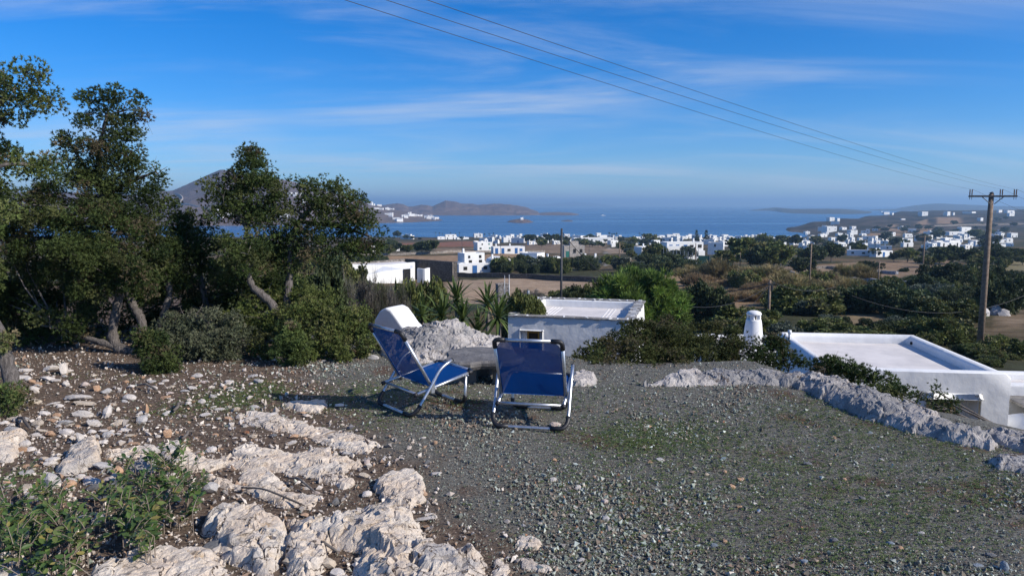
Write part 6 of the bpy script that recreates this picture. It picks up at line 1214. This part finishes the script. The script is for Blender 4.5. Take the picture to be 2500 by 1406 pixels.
def spot(px, py):
    if py > 596: return 'among the green gardens left of the tall pole' if px > 1980 else 'at the foot of the ploughed field' if px < 1000 else 'on the village edge by the big trees'
    if px > 1960: return 'on the far right ridge' if py < 530 else 'on the rocky headland' if py < 550 and px < 2130 else 'on the upper right hillside' if py < 572 else 'in the right-hand village'
    return 'on the shore beside the palms' if px < 1160 else 'on the bay shore at the centre' if px < 1400 else 'on the shore behind the villa' if px < 1700 else 'on the shore below the right headland'
for i, (x0, x1, yt, yb, wn) in enumerate(MISC):
    r0 = random.Random(i); sz = 'tiny' if x1 - x0 < 18 else 'small' if x1 - x0 < 30 else 'long' if (x1 - x0) > 2.6 * (yb - yt) else 'mid-sized'; ht = 'two-storey ' if wn and (yb - yt) > 10 and (x1 - x0) < 30 else ''
    villa(x0, x1, yt, yb, f'{sz} white {ht}house {spot(x0, yb)}', rz=r0.choice((14, 24, 30, -26, 20)), storeys=2 if ht else 1, wins=wn, chim=1 if (x1 - x0 > 20 and r0.random() < .5) else 0, seed=i, dratio=.75 if (x1 - x0) < 2.4 * (yb - yt) else .35, extra=[(r0.uniform(.3, .6), r0.uniform(-.2, .3), .5, .6, r0.choice((.65, 1.35)))] if (x1 - x0 > 18 and r0.random() < .6) else None)
r0 = random.Random(88); taken = [(a[0], a[1], a[3]) for a in MISC]; cnt = 0
while cnt < 105:
    px, py = (r0.uniform(1160, 1960), r0.uniform(579, 599)) if cnt < 55 else (r0.uniform(1960, 2480), r0.uniform(560, 612)); w_ = r0.uniform(13, 32) * (1 if py > 585 else .8)
    if any(abs((a + b_) / 2 - px) < (w_ + b_ - a) * .36 and abs(y - py) < 4.5 for a, b_, y in taken): continue
    h_ = w_ * r0.uniform(.28, .5); taken.append((px - w_ / 2, px + w_ / 2, py)); cnt += 1; shape = r0.choice(('flat-roofed', 'L-shaped', 'stepped', 'chimneyed')); sz = 'tiny' if w_ < 16 else 'small' if w_ < 22 else 'mid-sized'
    villa(px - w_ / 2, px + w_ / 2, py - h_, py, f'{sz} {shape} white house {spot(px, py)}', rz=r0.choice((14, 24, 30, -26, 20)), wins=r0.choice((1, 2, 2)), chim=1 if shape == 'chimneyed' else 0, seed=300 + cnt, dratio=.6, extra=[(r0.uniform(.4, .6), -.25, .5, .7, .6 if shape == 'L-shaped' else 1.5)] if shape in ('L-shaped', 'stepped') else None)
# chimneys of the two garden houses stand out
for (x, y, l) in ((2074, 612, 'tall white chimney left of the two garden houses'), (2146, 616, 'tall white chimney right of the two garden houses')):
    q = hit(x, y + 10); s = q[1] / F; t = thing('chimney', l, 'chimney', tuple(q)); MB().box((0, 0, 10 * s), (3.6 * s, 3.6 * s, 20 * s), taper=.85).build('stack', VW, t); MB().box((0, 0, 20.6 * s), (3.0 * s, 3.0 * s, 1.2 * s)).build('cap', VW, t)
# ---- houses across the bay on the mountain foot
from mathutils.bvhtree import BVHTree
def bvh_of(o): me = o.data; return BVHTree.FromPolygons([v.co for v in me.vertices], [p.vertices for p in me.polygons])
MT = bvh_of(bpy.data.objects['mountain'])
r0 = random.Random(77); k = 0
for px, py, n_ in ((948, 506, 3), (965, 512, 3), (1000, 528, 4), (1020, 528, 5), (1045, 531, 5), (1060, 533, 4), (985, 535, 4), (940, 527, 3), (905, 502, 4), (915, 510, 3), (730, 478, 3), (745, 492, 3), (540, 520, 5), (530, 533, 4), (560, 528, 3), (820, 505, 3), (780, 515, 3), (690, 525, 3)):
    for i in range(n_):
        d = ray(px + r0.gauss(0, 11), py + r0.gauss(0, 3.0)); loc, _, _, _ = MT.ray_cast(Vector(CAM), Vector(d))
        if loc is None or loc.z < SEA + 1: continue
        w = r0.uniform(9, 20); h = r0.uniform(4, 7.5); t = MB(); t.box((0, 0, h / 2 - 1), (w, w * .7, h)); 
        if r0.random() < .5: t.box((w * .35, -w * .2, h * .3), (w * .5, w * .5, h * 1.4))
        o = t.build('far_house', VW); o.location = loc; o.rotation_euler = (0, 0, r0.uniform(-.2, .6)); tag(o, 'tiny white house in the settlement ' + ('on the low point across the bay' if px > 935 else 'on the shoulder above the bay' if px > 860 else 'on the mountain foot behind the spreading juniper'), 'house', 'settlement across the bay')
# pale road on the mountain
mb = MB(); pts = []
for (x, y) in ((428, 474), (440, 478), (446, 486), (440, 494), (446, 499), (460, 500), (480, 505), (500, 508), (515, 514)):
    loc, _, _, _ = MT.ray_cast(Vector(CAM), Vector(ray(x, y)))
    if loc: pts.append(loc + Vector((0, 0, 1.0)))
if len(pts) > 2: struct(MB().tube(smoothpath(pts, 4), 2.2, 5).build('mountain_road', pmat('pale_road', (.40, .36, .31), (.34, .30, .26), .1, .9, 0)))
# chapel on the islet, boat
IS = bvh_of(bpy.data.objects['islet']); loc, _, _, _ = IS.ray_cast(Vector(CAM), Vector(ray(1274, 536.5)))
if loc is None: loc = Vector(at_y(1274, 535, 1870))
t = thing('chapel', 'tiny white chapel on the islet in the bay', 'chapel', loc, .3); MB().box((0, 0, 1.5), (7, 4.5, 4)).build('nave', VW, t); MB().add([(-3.5, -2.25, 3.5), (3.5, -2.25, 3.5), (3.5, 2.25, 3.5), (-3.5, 2.25, 3.5), (-3.5, 0, 5.2), (3.5, 0, 5.2)], [(0, 1, 5, 4), (2, 3, 4, 5), (0, 4, 3), (1, 2, 5)]).build('roof', VW, t); MB().box((3, 0, 5), (1.6, 1.6, 4.5), taper=.7).build('bell_tower', VW, t)
q = at_z(1472, 527, SEA); t = thing('motor_boat', 'small white motor boat far out in the bay', 'boat', tuple(q), .2)
MB().add([(-9, -2.4, 1.8), (6, -2.4, 2.0), (11, 0, 2.8), (6, 2.4, 2.0), (-9, 2.4, 1.8), (-8.5, -1.6, -.4), (6, -1.2, -.4), (9, 0, -.2), (6, 1.2, -.4), (-8.5, 1.6, -.4)], [(0, 1, 2, 3, 4), (0, 5, 6, 1), (1, 6, 7, 2), (2, 7, 8, 3), (3, 8, 9, 4), (4, 9, 5, 0), (9, 8, 7, 6, 5)]).build('hull', VW, t); MB().box((-1, 0, 3.1), (8, 3.2, 2.4), taper=.8).build('cabin', VW, t); MB().tube([(0, 0, 4), (0, 0, 8)], .15, 6).build('mast', GREY, t)
# ---- tennis court with green windbreak
q0, q1, q2 = hit(1612, 640), hit(1700, 662), hit(1772, 650); t = thing('court_fence', 'green windbreak fence round the sports court below the villa', 'fence', tuple(q0)); GN = pmat('green_netting', (.012, .075, .060), (.018, .095, .072), 3, .8, .2)
for a, b_ in ((q0, q1), (hit(1704, 645), hit(1790, 648))):
    d = b_ - a; L = float(np.hypot(d[0], d[1])); n_ = max(3, int(L / 4)); MB().add([a - q0, b_ - q0, b_ - q0 + [0, 0, 2.4], a - q0 + [0, 0, 2.4]], [(0, 1, 2, 3)]).build('netting', GN, t)
    for i in range(n_ + 1): p = a + d * i / n_ - q0; MB().tube([p, p + np.array([0, 0, 4.2])], .07, 5).build('fence_post', GREY, t)
# ---- village trees
rs = random.Random(12)
def grove(n, poly, kinds, hr, label, group, seed, wide=(.8, 1.3)):
    r0 = random.Random(seed); xs = [p[0] for p in poly]; ys = [p[1] for p in poly]; k = 0
    while k < n:
        px, py = r0.uniform(min(xs), max(xs)), r0.uniform(min(ys), max(ys))
        if not inpoly(np.array([px]), np.array([py]), poly)[0]: continue
        kd = r0.choice(kinds); hh_ = r0.uniform(*hr); tree_at(px, py, hh_, kd, ('low ' if hh_ < hr[0] + (hr[1] - hr[0]) * .33 else 'mid-height ' if hh_ < hr[0] + (hr[1] - hr[0]) * .66 else 'tall ') + label.replace('COL', dict(green='green', dark='dark green', olive='grey-green')[kd]), group, r0, r0.uniform(*wide)); k += 1
for i, (x, b_, h) in enumerate(((1001, 580, 9), (1018, 580, 8), (1044, 578, 11), (1064, 579, 12), (1073, 580, 12), (1080, 580, 10), (1100, 580, 12), (1112, 580, 10), (1122, 580, 12), (1172, 583, 12), (1183, 585, 14), (1194, 583, 13), (1205, 582, 13), (1487, 586, 18), (1494, 585, 15), (1499, 586, 16), (1505, 586, 17), (1561, 582, 13), (1566, 582, 10), (1572, 582, 12), (1578, 582, 10), (1598, 583, 11), (960, 580, 11), (945, 581, 10), (2430, 628, 42), (2446, 634, 30), (2395, 640, 34))):
    tree_at(x, b_, h, 'palm', ('palm on the shore left of the islet view' if x < 1150 else 'palm near the centre of the shore' if x < 1300 else 'palm in the cluster above the long white row' if x < 1520 else 'palm on the shore behind the villa' if x < 1700 else 'garden palm beside the tall power pole'), 'palms', rs)
tree_at(1700, 592, 30, 'norfolk', 'left one of two dark conical pines on the shore', None, rs); tree_at(1724, 594, 32, 'norfolk', 'right one of two dark conical pines on the shore', None, rs)
for i, a in enumerate(((1830, 660, 78, 'green', 'tallest green tree right of the bougainvillea'), (1885, 664, 72, 'green', 'big sunlit green tree left of the tan field'), (1770, 656, 44, 'green', 'wide low green tree behind the sports court'), (1955, 676, 46, 'dark', 'dark bushy tree at the corner of the tan field'), (1855, 664, 58, 'dark', 'dark tree filling the gap between the two big green trees'), (1680, 636, 34, 'olive', 'grey-green olive in front of the villa'), (1660, 640, 30, 'olive', 'olive tree left of the one before the villa'), (1600, 640, 44, 'green', 'bright green tree left of the villa'), (1030, 620, 30, 'dark', 'dark square-topped tree by the ploughed field'), (1050, 621, 34, 'dark', 'tallest dark tree beside the small gate post'), (995, 622, 24, 'green', 'golden green tree left of the dark square-topped one'), (1441, 588, 16, 'dark', 'dark pine standing alone above the shore row'), (970, 582, 18, 'dark', 'large dark tree among the shore houses on the left'), (1340, 594, 22, 'dark', 'large dark tree left of the steel pole top'), (1362, 596, 24, 'dark', 'large dark tree right of the steel pole top'), (1318, 598, 20, 'dark', 'dark tree above the cubic houses'), (1295, 595, 22, 'dark', 'dark tree at the right end of the shore cluster'), (2030, 640, 46, 'dark', 'dark garden tree left of the garden houses'), (1985, 650, 50, 'dark', 'broad dark tree between the tan field and the gardens'), (2215, 640, 34, 'green', 'green garden tree right of the garden houses'), (1305, 664, 30, 'olive', 'olive tree before the house with the outside stair'), (1340, 662, 34, 'olive', 'olive tree before the second vaulted house'))):
    tree_at(*a, None, rs, rs.uniform(.95, 1.25))
BOUG = proto_crown(dome_lobes(np.random.default_rng(5), 6, .42, .6), BRF, .2, 1.5, 9, [(.12, .02, .07), (.16, .03, .10)], [.5, .5], 9, LEAFB, 'crown')
q = hit(1792, 616); s = q[1] / F; o = link('bougainvillea', BOUG); o.location = q; o.scale = (20 * s, 16 * s, 26 * s); tag(o, 'purple bougainvillea beside the villa', 'plant')
grove(26, [(920, 582), (1200, 586), (1500, 588), (1950, 592), (1950, 596), (1500, 594), (920, 588)], ['dark', 'dark', 'olive', 'green'], (6, 13), 'COL tree among the white houses on the shore', 'shore trees', 1, (.9, 1.6))
grove(18, [(1280, 588), (1480, 590), (1480, 606), (1290, 604)], ['dark', 'green', 'olive'], (11, 20), 'COL tree in the gardens behind the stone-fronted house', 'garden trees', 2)
grove(20, [(1480, 592), (1640, 588), (1640, 606), (1620, 640), (1540, 640), (1510, 610)], ['dark', 'green', 'olive'], (12, 26), 'COL tree between the lane and the villa', 'trees by the lane', 3)
grove(36, [(1960, 592), (2440, 575), (2440, 610), (2330, 640), (2000, 640)], ['dark', 'dark', 'green', 'olive'], (10, 28), 'COL tree in the right-hand village gardens', 'trees of the right-hand village', 4)
grove(24, [(2180, 645), (2500, 630), (2500, 660), (2330, 662), (2180, 652)], ['dark', 'green', 'dark'], (22, 44), 'COL tree behind the tan field by the tall pole', 'trees behind the tan field', 5)
grove(14, [(800, 612), (990, 606), (990, 624), (800, 628)], ['dark', 'green'], (16, 30), 'COL tree behind the long modern house', 'trees behind the modern house', 6)
grove(34, [(2130, 560), (2500, 530), (2500, 580), (2200, 585)], ['dark', 'dark', 'olive'], (5, 12), 'COL tree dotted over the far right hillside', 'far hillside trees', 7, (1.0, 1.8))
grove(10, [(1500, 606), (1700, 606), (1700, 592), (1500, 592)], ['dark', 'olive'], (10, 18), 'COL tree behind the villa', 'trees behind the villa', 8)
grove(16, [(1790, 600), (1960, 600), (1960, 640), (1900, 645), (1800, 640)], ['dark', 'green'], (18, 34), 'COL tree right of the villa', 'trees right of the villa', 9)
# ================================================================== leafy shrub in the near left corner
LV = [(0, 0, 0), (.30, .24, .03), (.34, .62, .02), (0, 1.0, -.04), (-.34, .62, .02), (-.30, .24, .03), (0, .5, -.03)]; LFc = [(0, 1, 6), (1, 2, 6), (2, 3, 6), (3, 4, 6), (4, 5, 6), (5, 0, 6)]
LM = []; LEAFS = leafmat('glossy_leaves', .22, .35)
for cc in ((.070, .120, .035), (.095, .148, .042), (.052, .092, .032), (.12, .155, .05), (.22, .19, .06)):
    me = bpy.data.meshes.new('leaf'); me.from_pydata(LV, [], LFc); me.update(); ca = me.color_attributes.new('Col', 'FLOAT_COLOR', 'POINT'); ca.data.foreach_set('color', list((*cc, 1)) * 7); me.materials.append(LEAFS); LM.append(me)
q = hit(250, 1330); LS = thing('leafy_shrub', 'low shrub with oval green leaves and pale twigs in the bottom left corner', 'shrub', tuple(q)); o0 = Vector(q)
TW = pmat('pale_twig', (.16, .12, .09), (.24, .20, .16), 10, .9, .2); r0 = random.Random(41); leaves = []
for (px, py, n_, sp) in ((60, 1330, 9, 70), (150, 1290, 9, 60), (100, 1230, 7, 60), (30, 1260, 7, 50), (200, 1350, 6, 50), (330, 1200, 8, 55), (400, 1160, 8, 45), (440, 1190, 7, 45), (420, 1130, 4, 22), (370, 1260, 8, 50), (340, 1320, 6, 40), (430, 1260, 6, 40), (300, 1270, 7, 50), (60, 1380, 8, 60), (150, 1380, 6, 50), (475, 1220, 4, 24), (360, 1350, 4, 24), (250, 1230, 4, 30), (20, 1310, 6, 40)):
    for i in range(int(n_ * 2.3)):
        g = hit(px + r0.gauss(0, sp * .55), min(py + r0.gauss(0, sp * .35) + 30, 1470)); b_ = Vector(g) + Vector((0, 0, .02)); hd = r0.uniform(0, 6.28); L = r0.uniform(.07, .15); tipd = Vector((math.cos(hd) * .6, math.sin(hd) * .6, r0.uniform(.35, .8))).normalized()
        p1 = b_ + Vector((0, 0, r0.uniform(.01, .13))); p2 = p1 + tipd * L; MB().tube([b_ - o0, p1 - o0, (p1 + p2) / 2 - o0 + Vector((0, 0, .01)), p2 - o0], [.0028, .0024, .002, .0014], 4, False).build('twig', TW, LS)
        nl = r0.randrange(9, 14)
        for j in range(nl):
            f = .25 + .75 * j / (nl - 1); c = p1.lerp(p2, f); side = 1 if j % 2 else -1; az = hd + side * (1.1 - .5 * f) + r0.uniform(-.3, .3)
            leaves.append((c - o0, az - math.pi / 2, r0.uniform(-.1, .8), r0.uniform(-.5, .5), r0.uniform(.014, .036), (4 if r0.random() < .05 else r0.randrange(4)), (c - Vector(CAM)).length))
leaves.sort(key=lambda l: l[6] / l[4])
for c, az, el, ro, sz, mi, _ in leaves[:300]:
    o = link('leaf', LM[mi], LS, c); o.rotation_mode = 'ZYX'; o.rotation_euler = (el, ro, az); o.scale = (sz * .95, sz * 1.5, sz)
V, Fq, C = [], [], []
PC = ((.070, .120, .035), (.095, .148, .042), (.052, .092, .032), (.12, .155, .05), (.22, .19, .06))
for c, az, el, ro, sz, mi, _ in leaves[300:]:
    M_ = (Matrix.Rotation(az, 3, 'Z') @ Matrix.Rotation(ro, 3, 'Y') @ Matrix.Rotation(el, 3, 'X')); k = len(V); V += [tuple(c + M_ @ Vector((v[0] * sz * .95, v[1] * sz * 1.5, v[2] * sz))) for v in LV]; Fq += [tuple(i + k for i in f) for f in LFc]; C += [PC[mi]] * 7
if V: link('small_leaves', mesh_np('small_leaves', np.array(V), np.array(Fq), LEAFS, np.array(C)), LS)['kind'] = 'stuff'
# ---- dry sticks lying on the ground
for i, (a, b_, r, l) in enumerate((((705, 1180), (770, 1212), .007, 'crooked dark twig lying on the white rock ribs'), ((590, 1203), (745, 1246), .006, 'long thin brown twig along the front of the rock rib'), ((760, 1345), (825, 1360), .008, 'short brown branch stuck by the foreground ledge'), ((425, 1012), (448, 990), .012, 'short grey branch piece among the stones'), ((336, 948), (385, 960), .010, 'dark fallen branch in front of the small juniper'), ((445, 1082), (475, 1062), .010, 'grey driftwood-like stick above the cream plate'), ((45, 1030), (75, 1055), .012, 'dark curved stick below the left tree trunk'))):
    p, q = hit(*a), hit(*b_); m_ = (p + q) / 2 + np.array([0, 0, .02]); P = smoothpath([p + [0, 0, .035], (p + m_) / 2 + [.01, .015, .04], m_ + [0, 0, .04], q + [0, 0, .03]], 4); tag(MB().tube(P, [r] * (len(P) - 1) + [r * .5], 6).build('stick', BARK, None, True), l, 'stick')

# ---- things that look alike are told apart by their place
bylab = {}
for o in list(COL.objects):
    if o.parent is None and 'label' in o and o.get('kind') is None: bylab.setdefault(o['label'], []).append(o)
ORD = ('leftmost', 'second from the left', 'third from the left', 'fourth from the left', 'fifth from the left', 'sixth from the left', 'seventh from the left', 'eighth from the left', 'ninth from the left', 'tenth from the left')
for l, os_ in bylab.items():
    if not 2 <= len(os_) <= 10: continue
    os_.sort(key=lambda o: o.location.x / max(o.location.y, .1))
    for i, o in enumerate(os_):
        w_ = 'rightmost' if i == len(os_) - 1 else ORD[i]; nl = f'{l}, {w_}'
        if len(nl.split()) <= 16: o['label'] = nl
